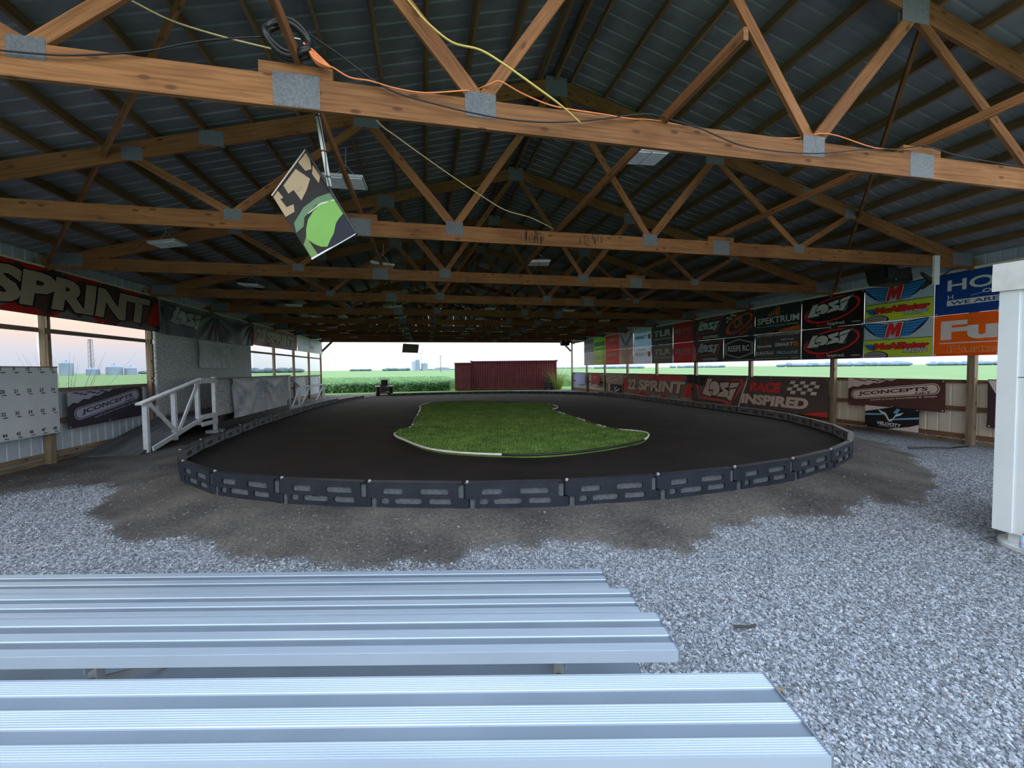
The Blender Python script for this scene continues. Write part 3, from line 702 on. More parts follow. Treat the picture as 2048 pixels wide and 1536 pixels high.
# ---- white booth at the right edge of the yard
BX = 5.36
booth = root('white_booth', (BX + .9, 1.4, .12), label='tall white booth at the right edge of the gravel yard', cat='booth')
WP = mat('white_booth_panel', (.74, .80, .84), .5, col2=(.68, .75, .80), vscale=2)
put('wall_panel', MB().box(BX + .012, BX + 1.8, -.1, 2.86, 1.62, 2.60), WP, booth)
put('wall_panel', MB().box(BX + .012, BX + 1.8, -.1, 2.86, .15, 1.612), WP, booth)
put('corner_board', MB().box(BX, BX + .14, 2.74, 2.875, .15, 2.60), WP, booth)
put('base_block', MB().box(BX + .08, BX + 1.7, .0, 2.80, -.02, .15), WP, booth)
yy, zz = np.meshgrid(np.linspace(-.1, 2.92, 60), np.linspace(2.43, 2.69, 8)); XX_ = BX - .012 - .008 * np.abs(np.sin(yy * 4 + zz * 6)); me, _ = gridmesh('top_flap', XX_, yy, zz + .02 * np.sin(yy * 2.2)); o_ = put('top_flap', me, WHT, booth)
mb = MB()
for j, y_ in enumerate((2.76, 2.38, 1.9, 1.4)): mb.tube([(BX - .024, y_, 2.50), (BX - .03, y_, 2.50)], .022, 12)
put('grommet', mb, STEEL, o_)
put('footing_cover', MB().lathe((BX + .32, 2.62, -.02), [(.34, 0), (.34, .05), (.30, .075), (.1, .085)], 28), WP, booth)
bt = root('glue_bottle', (BX - .06, 2.62, .065), label='small clear blue bottle with an orange cap at the foot of the booth', cat='bottle')
bt.rotation_euler = (0, R(8), 0)
lput('bottle_body', MB().lathe((0, 0, 0), [(.030, 0), (.033, .01), (.033, .09), (.018, .115)], 14), mat('pale_blue_plastic', (.40, .66, .86), .25), bt, smooth=True)
lput('orange_cap', MB().lathe((0, 0, .115), [(.019, 0), (.017, .02), (.006, .05)], 12), mat('orange_cap', (.85, .16, .03), .4), bt)
lput('bottle_label', MB().lathe((0, 0, .03), [(.0338, 0), (.0338, .018)], 14), mat('pink_label', (.75, .35, .55), .5), bt)

# ---- left side: board wall, drivers' stand, railings
ow = root('board_partition', (XL, 12.85, .6), kind='structure', label='wall of white painted boards between the left windows', cat='wall')
for (a, b_, z0, z1) in ((12.8, 14.1, 1.80, 3.0), (14.1, 16.54, 1.80, 3.0), (16.54, 19.0, 1.80, 3.0), (12.8, 15.26, .56, 1.80), (15.26, 17.72, .56, 1.80), (17.72, 19.0, .56, 1.80), (12.8, 15.9, 3.0, 3.74), (15.9, 19.0, 3.0, 3.74)):
    put('osb_panel', MB().box(XL - .01, XL + .006, a + .004, b_ - .004, z0 + .003, z1 - .003), OSBM, ow)
put('seam_light_stop', MB().box(XL - .05, XL - .012, 12.8, 19.0, .55, 3.74), OSBM, ow)  # added sheet, stops light showing through the panel seams
RX = -5.96
st = root('drivers_stand', (RX - .5, 16.5, 0), label='raised drivers stand with white board front along the left side', cat='platform')
DECKM = mat('grey_deck_board', (.11, .115, .12), .85, col2=(.06, .065, .07), vscale=6, stretch=(1, .3, 1), rnd=.15)
for j in range(8):
    put('deck_board', MB().box(RX - 1.08 + j * .138, RX - 1.08 + j * .138 + .13, 12.4, 20.0, .46, .50), DECKM, st)
for j, (a, b_) in enumerate(((13.42, 15.8), (15.8, 18.24), (18.24, 19.9))):
    put('guard_panel', MB().box(RX, RX + .018, a, b_ - .006, .46, 1.53), OSBM, st)
put('ledge_board', MB().box(RX - .08, RX + .12, 13.35, 19.95, 1.53, 1.565), mat('grey_ledge', (.25, .26, .27), .7), st)
put('under_deck_dark', MB().box(RX - .02, RX, 13.4, 19.9, .02, .45), BLK, st)  # black sheet standing in for the darkness under the deck
for y_ in (13.5, 15.8, 18.2, 19.8): put('support_post', MB().bar((RX - .05, y_, 0), (RX - .05, y_, 1.53), .09, .09, up=(0, 1, 0)), POSTW, st)
ry = lambda y: np.interp(y, [10.35, 12.42], [.02, .5])
for j in range(8):
    mb = MB(); x0 = RX - 1.08 + j * .138
    mb.prism([(x0, 10.1, -.02), (x0, 10.1, .03), (x0, 12.4, .50), (x0, 12.4, .45)], (.13, 0, 0)); put('ramp_board', mb, DECKM, st)
rl = root('ramp_railing', (RX, 10.36, 0), label='white wooden railing beside the near ramp, with crossed braces', cat='railing')
top = lambda y: np.interp(y, [10.3, 12.62], [1.10, 1.56])
zb_ = lambda y: np.interp(y, [10.3, 12.5], [0.0, .42])
for y_, z0, z1 in ((10.36, 0, top(10.36)), (11.4, .1, top(11.4)), (12.45, .33, top(12.45))):
    put('post', MB().bar((RX, y_, z0), (RX, y_, z1 - .02), .09, .09, up=(0, 1, 0)), WHITEW, rl)
put('handrail', MB().bar((RX, 10.15, top(10.15) - .03), (RX, 12.66, 1.56), .14, .04), WHITEW, rl)
put('bottom_rail', MB().bar((RX + .06, 10.45, .06), (RX + .06, 12.5, .48), .04, .10), WHITEW, rl)
put('brace', MB().bar((RX + .055, 10.42, 1.05), (RX + .055, 11.36, .30), .035, .085), WHITEW, rl)
put('brace', MB().bar((RX + .055, 11.44, .30), (RX + .055, 12.38, 1.46), .035, .085), WHITEW, rl)
lf = root('landing_frame', (RX, 13.2, 0), label='white post and cross pieces at the corner of the stand, on a concrete block', cat='frame')
put('post', MB().bar((RX + .03, 13.28, .08), (RX + .03, 13.28, 1.6), .09, .09, up=(0, 1, 0)), WHITEW, lf)
for z, h_ in ((1.50, .14), (.52, .13), (.33, .12)): put('cross_piece', MB().bar((RX + .06, 12.5, z), (RX + .06, 13.34, z), .038, h_), WHITEW, lf)
put('concrete_block', MB().box(RX - .12, RX + .2, 13.05, 13.45, -.02, .09), mat('pale_concrete', (.42, .46, .49), .9), lf)
r2 = root('far_ramp_railing', (RX, 20.0, 0), label='white railing of the far ramp, dropping then running level to the open end', cat='railing')
put('handrail', MB().bar((RX, 20.0, 1.52), (RX, 21.5, .98), .12, .045), WHITEW, r2); put('handrail', MB().bar((RX, 21.45, .95), (RX, 26.6, .93), .12, .06), WHITEW, r2)
for y_, z1 in ((20.05, 1.50), (21.5, .93), (26.5, .9)): put('post', MB().bar((RX, y_, 0), (RX, y_, z1), .09, .09, up=(0, 1, 0)), WHITEW, r2)
for (a, za, b_, zb2) in ((21.4, .95, 20.2, .1), (23.2, .9, 21.7, .1), (26.3, .9, 24.4, .1)): put('brace', MB().bar((RX + .05, a, za), (RX + .05, b_, zb2), .035, .085), WHITEW, r2)
put('bottom_rail', MB().bar((RX + .05, 20.1, .08), (RX + .05, 21.4, .05), .04, .1), WHITEW, r2)
# ================================================================== BANNERS
_tc = {}
def text_base(s, off):
    k = (s, off)
    if k in _tc: return _tc[k]
    cu = bpy.data.curves.new('t', 'FONT'); cu.body = s; cu.offset = off; cu.resolution_u = 3; cu.size = 1
    o = bpy.data.objects.new('t', cu); C.objects.link(o); dg = bpy.context.evaluated_depsgraph_get(); dg.update()
    me = bpy.data.meshes.new_from_object(o.evaluated_get(dg)); co = np.array([v.co[:2] for v in me.vertices]); fa = [tuple(p.vertices) for p in me.polygons]
    bpy.data.objects.remove(o); bpy.data.curves.remove(cu); bpy.data.meshes.remove(me); _tc[k] = (co, fa); return _tc[k]
class Art:
    """flat print collected by colour, in metres on the banner (u right, v up)"""
    def __init__(s, W, H): s.W, s.H, s.items = W, H, []
    def poly(s, pts, col, frac=True):
        P = [((u * s.W, v * s.H) if frac else (u, v)) for u, v in pts]; s.items.append((col, [P], [tuple(range(len(P)))])); return s
    def ell(s, cu, cv, ru, rv, col, rot=0, ring=None, n=36):
        o = []
        for i in range(n):
            t = 2 * math.pi * i / n; x, y = ru * s.W * math.cos(t), rv * s.H * math.sin(t); a = R(rot); o.append((cu * s.W + x * math.cos(a) - y * math.sin(a), cv * s.H + x * math.sin(a) + y * math.cos(a)))
        if ring is None: s.items.append((col, [o], [tuple(range(n))]))
        else:
            i_ = []
            for i in range(n):
                t = 2 * math.pi * i / n; x, y = ru * s.W * math.cos(t) * (1 - ring * .9) + ring * ru * s.W * .25, rv * s.H * math.sin(t) * (1 - ring); a = R(rot); i_.append((cu * s.W + x * math.cos(a) - y * math.sin(a), cv * s.H + x * math.sin(a) + y * math.cos(a)))
            s.items.append((col, [o + i_], [(k, (k + 1) % n, n + (k + 1) % n, n + k) for k in range(n)]))
        return s
    def text(s, t, cu, cv, w, h, col, rot=0, shear=0., bold=.02, outline=None, ow=.03):
        b, _ = text_base(t, bold); mn, mxx = b.min(0), b.max(0); sz = np.maximum(mxx - mn, 1e-6)
        for (off, c) in (((bold + ow, outline),) if outline else ()) + ((bold, col),):
            co, fa = text_base(t, off); q = (co - (mn + mxx) / 2) / sz
            x = q[:, 0] * w * s.W; y = q[:, 1] * h * s.H
            x = x * (1 - abs(shear) * h * s.H / (w * s.W)) + shear * y
            a = R(rot); X = x * math.cos(a) - y * math.sin(a) + cu * s.W; Y = x * math.sin(a) + y * math.cos(a) + cv * s.H
            s.items.append((c, [list(zip(X, Y))], fa))
        return s
    def losi(s, cu, cv, w, h, col, dark, rot=0):
        g = lambda P: [((x - 1620) / 670, (320 - y) / 340) for x, y in P]
        def tr(P):
            a = R(rot); o = []
            for x, y in P:
                X, Y = x * w * s.W, y * h * s.H; o.append((X * math.cos(a) - Y * math.sin(a) + cu * s.W, X * math.sin(a) + Y * math.cos(a) + cv * s.H))
            return o
        def add(P, c): s.poly(tr(P), c, frac=False)
        back = g([(1378, 130), (1500, 138), (1492, 172), (1580, 178), (1975, 178), (1925, 330), (1835, 512), (1745, 480), (1740, 462), (1490, 462), (1478, 468), (1265, 430)])
        add(back, dark)
        add(g([(1395, 150), (1480, 155), (1412, 350), (1502, 346), (1470, 450), (1285, 415)]), col)
        add(g([(1628, 213), (1790, 200), (1768, 282), (1700, 290), (1782, 350), (1765, 440), (1575, 436), (1632, 372), (1690, 352), (1634, 275)]), col)
        add(g([(1812, 210), (1955, 198), (1925, 268), (1785, 293)]), col); add(g([(1792, 312), (1915, 292), (1825, 490), (1757, 462), (1795, 380)]), col)
        n = 28; add(g([(1530 + 108 * math.cos(t), 308 + 128 * math.sin(t)) for t in np.linspace(0, 6.283, n, False)]), dark)
        add(g([(1530 + 95 * math.cos(t), 310 + 118 * math.sin(t)) for t in np.linspace(0, 6.283, n, False)]), col)
        add(g([(1385, 362), (1440, 335), (1515, 330), (1506, 352), (1478, 358)]), dark); add(g([(1478, 455), (1512, 350), (1500, 350), (1466, 455)]), dark)
        return s
def wrinkle(u, v, W, H, amp, seed, pinch):
    r = random.Random(seed); z = 0
    for i in range(4):
        a = r.uniform(0, 3.14); k = r.uniform(3.5, 8.5); z = z + amp * .4 * np.sin(k * (u * math.cos(a) + v * math.sin(a)) + r.uniform(0, 6)) / (1 + .1 * i)
    if pinch:
        for (cu, cv) in ((0, H), (W, H)) + (((W * .5, H),) if W > 2 else ()):
            d = np.hypot(u - cu, v - cv) + .08; th = np.arctan2(v - cv, u - cu)
            z = z + pinch * np.exp(-d / (.55 * H + .2)) * np.sin(th * 15) * np.minimum(d * 3.2, 1)
    return z
def banner(name, label, side, y0, z0, W, H, base, art=None, amp=.008, pinch=0., seed=0, off=.03, cat='banner', tr=.18, sag=0., tilt=0., group=None, x=None, trim=None):
    """side 'R': y0 = far (left) end, u runs towards the camera; side 'L': y0 = near end, u runs away"""
    rr = root(name, ((XR - off) if side == 'R' else (XL + off), y0, z0) if x is None else (x, y0, z0), R(-90) if side == 'R' else R(90), label=label, cat=cat, group=group)
    st_ = .055; nx = max(3, int(W / st_)) + 1; nz = max(3, int(H / st_)) + 1
    U, V = np.meshgrid(np.linspace(0, W, nx), np.linspace(0, H, nz))
    def f(u, v):
        d = wrinkle(u, v, W, H, amp, seed, pinch)
        return -d, v - sag * 4 * (u / W) * (1 - u / W) * (1 - v / H) * 0 - sag * np.sin(np.pi * u / W) * (v / H) + tilt * u
    Yd, Zv = f(U, V)
    gm, _ = gridmesh('cloth', U, Yd, Zv)
    gm2, _ = gridmesh('cloth', U, Yd + .003, Zv); gm2.flip_normals()
    b = bmesh.new(); b.from_mesh(gm); b.from_mesh(gm2); me = bpy.data.meshes.new('cloth'); b.to_mesh(me); b.free()
    bpy.data.meshes.remove(gm); bpy.data.meshes.remove(gm2)
    me.polygons.foreach_set('use_smooth', [True] * len(me.polygons))
    lput('cloth', me, cloth(base, tr), rr)
    if art is not None:
        groups = []; 
        for lay, (col, P, F) in enumerate(art.items):
            if groups and groups[-1][0] == col: groups[-1][1].append((lay, P[0], F))
            else: groups.append((col, [(lay, P[0], F)]))
        merged = {}
        for col, its in groups:
            merged.setdefault(col, []).extend(its)
        for col, its in merged.items():
            bm = bmesh.new(); ld = bm.verts.layers.float.new('lay')
            for lay, P, F in its:
                vs = [bm.verts.new((float(p[0]), 0, float(p[1]))) for p in P]
                for v_ in vs: v_[ld] = lay
                for fc in F:
                    try: bm.faces.new([vs[i] for i in fc])
                    except ValueError: pass
            if amp > 0 or pinch:
                for i in range(1, nx - 1):
                    xk = i * W / (nx - 1)
                    bmesh.ops.bisect_plane(bm, geom=bm.verts[:] + bm.edges[:] + bm.faces[:], plane_co=(xk, 0, 0), plane_no=(1, 0, 0))
                for i in range(1, nz - 1):
                    bmesh.ops.bisect_plane(bm, geom=bm.verts[:] + bm.edges[:] + bm.faces[:], plane_co=(0, 0, i * H / (nz - 1)), plane_no=(0, 0, 1))
            bm.verts.ensure_lookup_table()
            us = np.array([v_.co.x for v_ in bm.verts]); vs_ = np.array([v_.co.z for v_ in bm.verts]); ls = np.array([v_[ld] for v_ in bm.verts])
            us = np.clip(us, 0, W); vs_ = np.clip(vs_, 0, H); Y_, Z_ = f(us, vs_)
            for v_, a, b2, c2, d2 in zip(bm.verts, us, Y_, Z_, ls): v_.co = (a, b2 - .0022 - .0007 * d2, c2)
            for fc in bm.faces:
                if fc.normal.y > 0: fc.normal_flip()
                fc.smooth = True
            me = bpy.data.meshes.new('print'); bm.to_mesh(me); bm.free()
            lput('print', me, cloth(col, tr), rr)
    # grommets
    g = MB()
    for u_ in np.linspace(.04, W - .04, max(2, int(W / .9) + 1)):
        for v_ in (.035, H - .035):
            Y_, Z_ = f(np.array([u_]), np.array([v_])); g.tube([(u_, float(Y_[0]) - .003, float(Z_[0])), (u_, float(Y_[0]) - .007, float(Z_[0]))], .013, 8)
    lput('grommets', g, WHT, rr)
    return rr
W_ = srgb(225, 232, 235); K_ = srgb(26, 26, 30); DG = srgb(52, 50, 54); RD = srgb(205, 45, 45); OR_ = srgb(230, 120, 40); LIME = srgb(188, 210, 60); NAVY = srgb(20, 30, 70); SKYB = srgb(190, 214, 230); BLUE = srgb(60, 135, 200); GR = srgb(110, 110, 114); TAN = srgb(215, 205, 180); PINKG = srgb(190, 178, 178); BRN = srgb(58, 42, 42)
ZM, ZL, ZT = 2.83, 1.922, 3.735; HH = .909

def logo_red_ellipse(top):
    a = Art(1.83, HH); a.ell(.50, .55, .46, .36, RD, 10, ring=.13); a.losi(.47, .62, .80, .50, W_, K_, 9); a.losi(.47, .62, .74, .44, W_, K_, 9)
    a.text('Race.', .37, .10, .16, .11, RD, 0, 0, .0); a.text('Inspired.', .60, .105, .28, .13, W_, 0, 0, .015); a.text('HORIZON', .90, .10, .13, .04, W_, 0, .1, .02); return a
def wings(a, cx, cy, w, h, col, edge):
    for s in (-1, 1):
        n = 5
        P = [(cx + s * .13 * w, cy + .42 * h), (cx + s * .30 * w, cy + .55 * h), (cx + s * .98 * w, cy + .78 * h), (cx + s * .93 * w, cy + .52 * h), (cx + s * .85 * w, cy + .26 * h), (cx + s * .74 * w, cy + .0 * h), (cx + s * .60 * w, cy - .26 * h), (cx + s * .45 * w, cy - .46 * h), (cx + s * .15 * w, cy - .50 * h)]
        a.poly(P, edge)
        for i in range(n):
            t0 = i / n; t1 = (i + .80) / n
            yt = cy + h * (.50 - t0 * .98); yb = cy + h * (.50 - t1 * .98)
            xo0 = .96 - .50 * t0; xo1 = .92 - .50 * t1; xi0 = .18 + .06 * (1 - t0); xi1 = .16
            a.poly([(cx + s * xi0 * w, yt - .02 * h), (cx + s * xo0 * w, yt + .18 * h * (1 - t0)), (cx + s * xo1 * w, yb + .16 * h * (1 - t1)), (cx + s * xi1 * w, yb - .02 * h)], col)
def mcal():
    a = Art(1.52, HH); a.poly([(.015, .5), (.985, .5), (.985, .97), (.015, .97)], SKYB); a.poly([(.015, .03), (.985, .03), (.985, .5), (.015, .5)], LIME); a.poly([(.015, .495), (.985, .495), (.985, .51), (.015, .51)], NAVY)
    a.ell(.20, .06, .19, .13, K_); a.ell(.19, .06, .175, .11, GR); a.poly([(.06, .07), (.30, .075), (.30, .085), (.06, .08)], K_)
    wings(a, .46, .74, .50, .36, BLUE, NAVY)
    for sc2, cc in ((1.22, NAVY), (1.12, W_), (.98, RD)):
        a.poly([(.46 + .125 * x * sc2 + .012, .745 + .19 * y * (1 + (sc2 - 1) * .6)) for x, y in ((-1.05, -1), (-.62, 1), (-.12, 1), (.03, .30), (.42, 1), (1.0, 1), (.62, -1), (.15, -1), (.35, .10), (-.05, -.70), (-.32, -.70), (-.42, .10), (-.62, -1))], cc)
    a.poly([(.02, .38), (.17, .38), (.18, .20), (.10, .22)], NAVY)
    for i in range(4): a.poly([(.035 + .02 * i, .365 - .04 * i), (.165, .365 - .04 * i), (.165, .343 - .04 * i), (.045 + .02 * i, .343 - .04 * i)], BLUE)
    a.text('McAllister', .57, .315, .78, .17, RD, 0, .1, .05, outline=BRN, ow=.045); a.text('RACING', .78, .18, .32, .12, W_, 0, .25, .03, outline=NAVY, ow=.05)
    return a
def jcon(W, H, light, dark, rot=7.5, mud=True, cu=.5, cv=.56, lw=.90, lh=.30):
    a = Art(W, H)
    if mud:
        pts = [(.0, 1), (.55, 1), (.50, .93), (.42, .91), (.36, .84), (.30, .85), (.24, .76), (.18, .78), (.12, .68), (.06, .70), (.0, .60)]; a.poly(pts, light)
        for i in range(9):
            x = .05 + .05 * i; a.poly([(x, .98 - .03 * (i % 3)), (x + .09, .99 - .03 * (i % 3)), (x + .05, .94 - .03 * (i % 3))], dark)
    def stadium(w, h, c):
        P = []; hw, hh = w * W / 2, h * H / 2
        for t in np.linspace(-math.pi / 2, math.pi / 2, 10): P.append((hw - hh + hh * math.cos(t), hh * math.sin(t)))
        for t in np.linspace(math.pi / 2, 1.5 * math.pi, 10): P.append((-hw + hh + hh * math.cos(t), hh * math.sin(t)))
        r_ = R(rot); a.poly([(x * math.cos(r_) - y * math.sin(r_) + cu * W, x * math.sin(r_) + y * math.cos(r_) + cv * H) for x, y in P], c, frac=False)
    stadium(lw + .02, lh + .05, light); stadium(lw, lh + .01, dark); stadium(lw - .02, lh - .03, light)
    a.text('JCONCEPTS', cu - .01, cv, lw * .82, lh * .55, dark, rot, .22, .035)
    r_ = R(rot); a.text('.NET', cu + .33 * lw, cv + (.33 * lw * W * math.sin(r_)) / H - lh * .36, .17, .07, dark, rot, .2, .02)
    a.text('world proven innovation & design', cu + .10, cv - lh * .68 + .04 * 0, lw * .74, .075, light, rot, 0, .015); return a
def sprint(W, H, u0, u1, col, edge, vc=.52, h=.52, red=RD):
    a = Art(W, H)
    for i in range(14):
        r0 = random.Random(i); x = r0.uniform(.05, .9); a.poly([(x, .02), (x + .05, .14 + .1 * r0.random()), (x + .11, .05), (x + .06, .01)], red if i % 2 else GR)
    for i in range(6):
        r0 = random.Random(i + 50); x = r0.uniform(.2, .8); a.poly([(x, .99), (x + .1, .99), (x + .04, .84)], red)
    a.poly([(0, .10), (.035, .12), (.05, .55), (.03, .80), (0, .84)], red); a.poly([(.90, .10), (1, .22), (1, .92), (.965, .78), (.93, .5)], red)
    t22 = (u1 - u0) * .19
    a.text('22', u0 + t22 / 2, vc, t22, h, col, 0, .18, .045, outline=edge, ow=.03); a.text('SPRINT', u0 + t22 * 1.18 + (u1 - u0 - t22 * 1.18) / 2, vc, (u1 - u0 - t22 * 1.18), h, col, 0, .22, .055, outline=edge, ow=.03)
    return a

# ---- right wall, two stacked rows, from the far end towards the camera
BX_ = [28.21, 26.45, 24.58, 22.71, 20.97, 19.1, 17.24, 15.79, 13.92, 12.38, 10.56, 8.715, 7.19, 4.0]
def rb(i, row, label, base, art_fn=None, **kw):
    W = BX_[i] - BX_[i + 1] - .004; a = None
    if art_fn: a = art_fn(Art(W, HH))
    kw.setdefault('amp', .007); kw.setdefault('seed', i * 2 + row)
    return banner('hanging_banner', label, 'R', BX_[i] - .002, ZM + .003 if row else ZL, W, HH, base, a, **kw)
def f1(c): return lambda a: a.poly([(.05, .35), (.95, .40), (.95, .70), (.05, .66)], c).poly([(.1, .1), (.9, .12), (.9, .22), (.1, .2)], c)
rb(0, 1, 'faded dark grey banner at the far end of the upper row, right wall', srgb(95, 95, 110), f1(srgb(140, 138, 135)))
rb(0, 0, 'faded pale lilac banner at the far end of the lower row, right wall', srgb(190, 190, 210), f1(srgb(215, 212, 215)))
rb(1, 1, 'green banner second from the far end, upper row', srgb(130, 170, 60), f1(srgb(80, 110, 60)), pinch=.012)
rb(1, 0, 'pale lime banner second from the far end, lower row', srgb(185, 205, 120), f1(srgb(215, 225, 160)), pinch=.012)
red_ = lambda c, c2: (lambda a: a.text('ARRMA', .5, .70, .8, .22, c, 0, .1, .03).poly([(.1, .38), (.9, .40), (.7, .50), (.3, .48)], c2).poly([(.08, .20), (.92, .2), (.92, .24), (.08, .24)], c))
rb(2, 1, 'red banner with grey lettering, upper row near the far end', srgb(212, 60, 55), red_(srgb(130, 140, 135), srgb(160, 40, 40)), pinch=.01)
rb(2, 0, 'red banner with pale lettering and deep red foot, lower row near the far end', srgb(225, 95, 85), red_(srgb(235, 215, 205), srgb(215, 50, 50)))
def vee(c1, c2, c3): return lambda a: a.poly([(.03, .95), (.18, .95), (.5, .25), (.42, .12)], c1).poly([(.97, .95), (.82, .95), (.5, .25), (.58, .12)], c1).poly([(.2, .92), (.36, .92), (.5, .6), (.47, .42)], c2).poly([(.8, .92), (.64, .92), (.5, .6), (.53, .42)], c2).poly([(.1, .05), (.9, .05), (.7, .2), (.3, .2)], c3)
rb(3, 1, 'banner with blue and white angular stripes, upper row', srgb(150, 135, 140), vee(srgb(70, 110, 160), W_, srgb(180, 150, 140)), pinch=.014)
rb(3, 0, 'faded tan banner with faint angular stripes, lower row', srgb(195, 175, 160), vee(srgb(165, 150, 150), srgb(220, 205, 195), srgb(205, 180, 160)), pinch=.016)
smart = lambda c, o: (lambda a: a.text('SPEKTRUM', .52, .82, .42, .07, srgb(120, 130, 140), 0, 0, .01).text('SMART', .42, .56, .66, .20, c, 0, .05, .03).poly([(.80, .42), (.95, .42), (.95, .70), (.80, .70)], o))
rb(4, 1, 'pale blue-grey banner with dark lettering and a small orange square, upper row', srgb(170, 190, 200), smart(srgb(70, 80, 95), OR_), tr=.3)
rb(4, 0, 'creased whitish banner with a faint orange square, lower row', srgb(205, 205, 210), smart(srgb(170, 172, 180), srgb(225, 130, 110)), pinch=.02, tr=.3)
tlr = lambda c: (lambda a: a.text('TLR', .52, .62, .88, .34, c, 0, .15, .06, outline=K_, ow=.03).text('TEAM LOSI RACING', .55, .32, .86, .09, c, 0, .1, .03))
rb(5, 1, 'dark banner with large white three-letter logo, upper row', srgb(52, 56, 56), tlr(W_), pinch=.014)
rb(5, 0, 'grey-brown banner with large cream three-letter logo, lower row', srgb(98, 90, 88), tlr(srgb(222, 215, 200)), pinch=.014)
rods = lambda c: (lambda a: a.text('aa', .26, .60, .34, .22, c, 0, .2, .02, outline=K_, ow=.02).text('RODS', .70, .62, .42, .16, c, 0, .2, .02).poly([(.3, .40), (.9, .45), (.9, .47), (.3, .43)], c).poly([(.5, .3), (.78, .34), (.7, .2), (.55, .2)], srgb(120, 60, 60)))
rb(6, 1, 'dark red banner with grey lettering, upper row', srgb(125, 20, 32), rods(srgb(130, 110, 115)))
rb(6, 0, 'brighter red banner with grey lettering, lower row', srgb(150, 20, 34), rods(srgb(150, 130, 135)))
def xinsp(a): return a.poly([(.12, .28), (.82, .33), (.95, .94), (.22, .90)], srgb(170, 60, 60)).poly([(.15, .31), (.80, .36), (.925, .91), (.245, .87)], srgb(60, 50, 56)).losi(.52, .62, .72, .48, srgb(215, 235, 245), K_).text('RACE', .24, .13, .26, .12, RD, 0, .1, .03).text('XINSPIRED', .60, .13, .50, .12, srgb(190, 205, 215), 0, .1, .03, outline=K_, ow=.03)
rb(7, 1, 'black banner with blue-white angular logo in a thin red frame, upper row', srgb(48, 46, 52), xinsp)
rb(7, 0, 'creased black banner with blue-white angular logo and pink folds, lower row', srgb(55, 48, 54), lambda a: xinsp(a.poly([(0, .95), (.12, .6), (.10, .1), (0, .05)], srgb(200, 140, 135))), pinch=.022)
def crr(a):
    for i in range(5):
        for j in range(3):
            if (i + j) % 2 == 0: a.poly([(.08 + .07 * i, .62 + .08 * j + .05 * i), (.145 + .07 * i, .66 + .08 * j + .05 * i), (.155 + .07 * i, .74 + .08 * j + .05 * i), (.09 + .07 * i, .70 + .08 * j + .05 * i)], TAN)
    a.ell(.50, .52, .46, .30, srgb(185, 70, 50), 22, ring=.16); a.ell(.52, .54, .40, .22, srgb(225, 150, 110), 22, ring=.05)
    a.text('CR', .50, .60, .34, .42, srgb(200, 80, 60), 15, .2, .02, outline=srgb(230, 170, 130), ow=.015); a.text('Racing', .74, .24, .46, .20, srgb(190, 75, 55), 30, .2, .01); return a
rb(8, 1, 'black banner with red swirling oval logo and checkered flag, upper row', srgb(42, 42, 42), crr)
def reefs(a):
    hexo = lambda s: [(.50 + .45 * s * x, .52 + .40 * s * y) for x, y in ((-1, .55), (0, 1), (1, .55), (1, -.55), (0, -1), (-1, -.55))]
    a.poly(hexo(1), W_).poly(hexo(.955), K_).poly(hexo(.90), W_).poly(hexo(.87), K_); a.text('REEFS RC', .5, .53, .70, .24, W_, 0, 0, .03)
    a.text('THE SERVO EXPERTS', .5, .055, .9, .05, W_, 0, 0, .02); return a
rb(8, 0, 'black banner with white double-lined hexagon badge, lower row', srgb(30, 30, 34), reefs)
def spek(a):
    for i, h in enumerate((.10, .14, .18, .26, .30)): x = .31 + .055 * i; a.poly([(x, .64), (x + .034, .64), (x + .034, .64 + h), (x, .64 + h)], OR_)
    a.text('SPEKTRUM', .51, .48, .90, .24, W_, 0, 0, .02); a.text('Innovative Spread Spectrum Technology', .5, .27, .9, .07, srgb(190, 200, 205), 0, 0, 0)
    a.poly([(.25, .02), (.98, .20), (.98, .05), (.55, .02)], OR_).poly([(.35, .04), (.6, .14), (.52, .02)], K_); return a
rb(9, 1, 'black banner with five orange bars over wide white lettering, upper row', srgb(36, 42, 46), spek)
def acc(a):
    a.text("DON'T FORGET YOUR ACCESSORIES", .5, .93, .94, .07, W_, 0, 0, .02)
    for k_ in range(9): t = k_ * .7 - .1; a.poly([(.27, .66), (.27 + .07 * math.cos(t), .68 + .13 * math.sin(t)), (.27 + .02 * math.cos(t + .4), .68 + .05 * math.sin(t + .4))], RD)
    a.text('dynamite', .22, .53, .36, .14, W_, 0, .1, .03); a.text('SPEKTRUM', .72, .74, .26, .06, W_, 0, 0, .01); a.text('SMART', .66, .57, .38, .13, W_, 0, .1, .03); a.ell(.90, .57, .05, .09, OR_)
    a.text('DURATRAX', .24, .28, .44, .13, W_, 0, .2, .02); a.text('PRO-LINE', .73, .28, .44, .11, srgb(120, 160, 180), 0, .25, .03); a.poly([(.02, .06), (.75, .09), (.75, .10), (.02, .075)], W_); a.text('HORIZON', .89, .09, .16, .04, W_, 0, 0, .02); return a
rb(9, 0, 'dark grey banner listing several small white logos, lower row', srgb(62, 60, 62), acc)
rb(10, 1, 'black banner with silver angular logo on a red swoosh, upper of two', srgb(24, 20, 22), lambda a: logo_red_ellipse(1))
rb(10, 0, 'black banner with silver angular logo on a red swoosh, lower of two', srgb(34, 32, 34), lambda a: logo_red_ellipse(0))
rb(11, 1, 'blue and lime banner with winged red letter, upper of two', srgb(120, 128, 128), lambda a: mcal(), amp=.004)
rb(11, 0, 'blue and lime banner with winged red letter, lower of two', srgb(120, 128, 128), lambda a: mcal(), amp=.004)
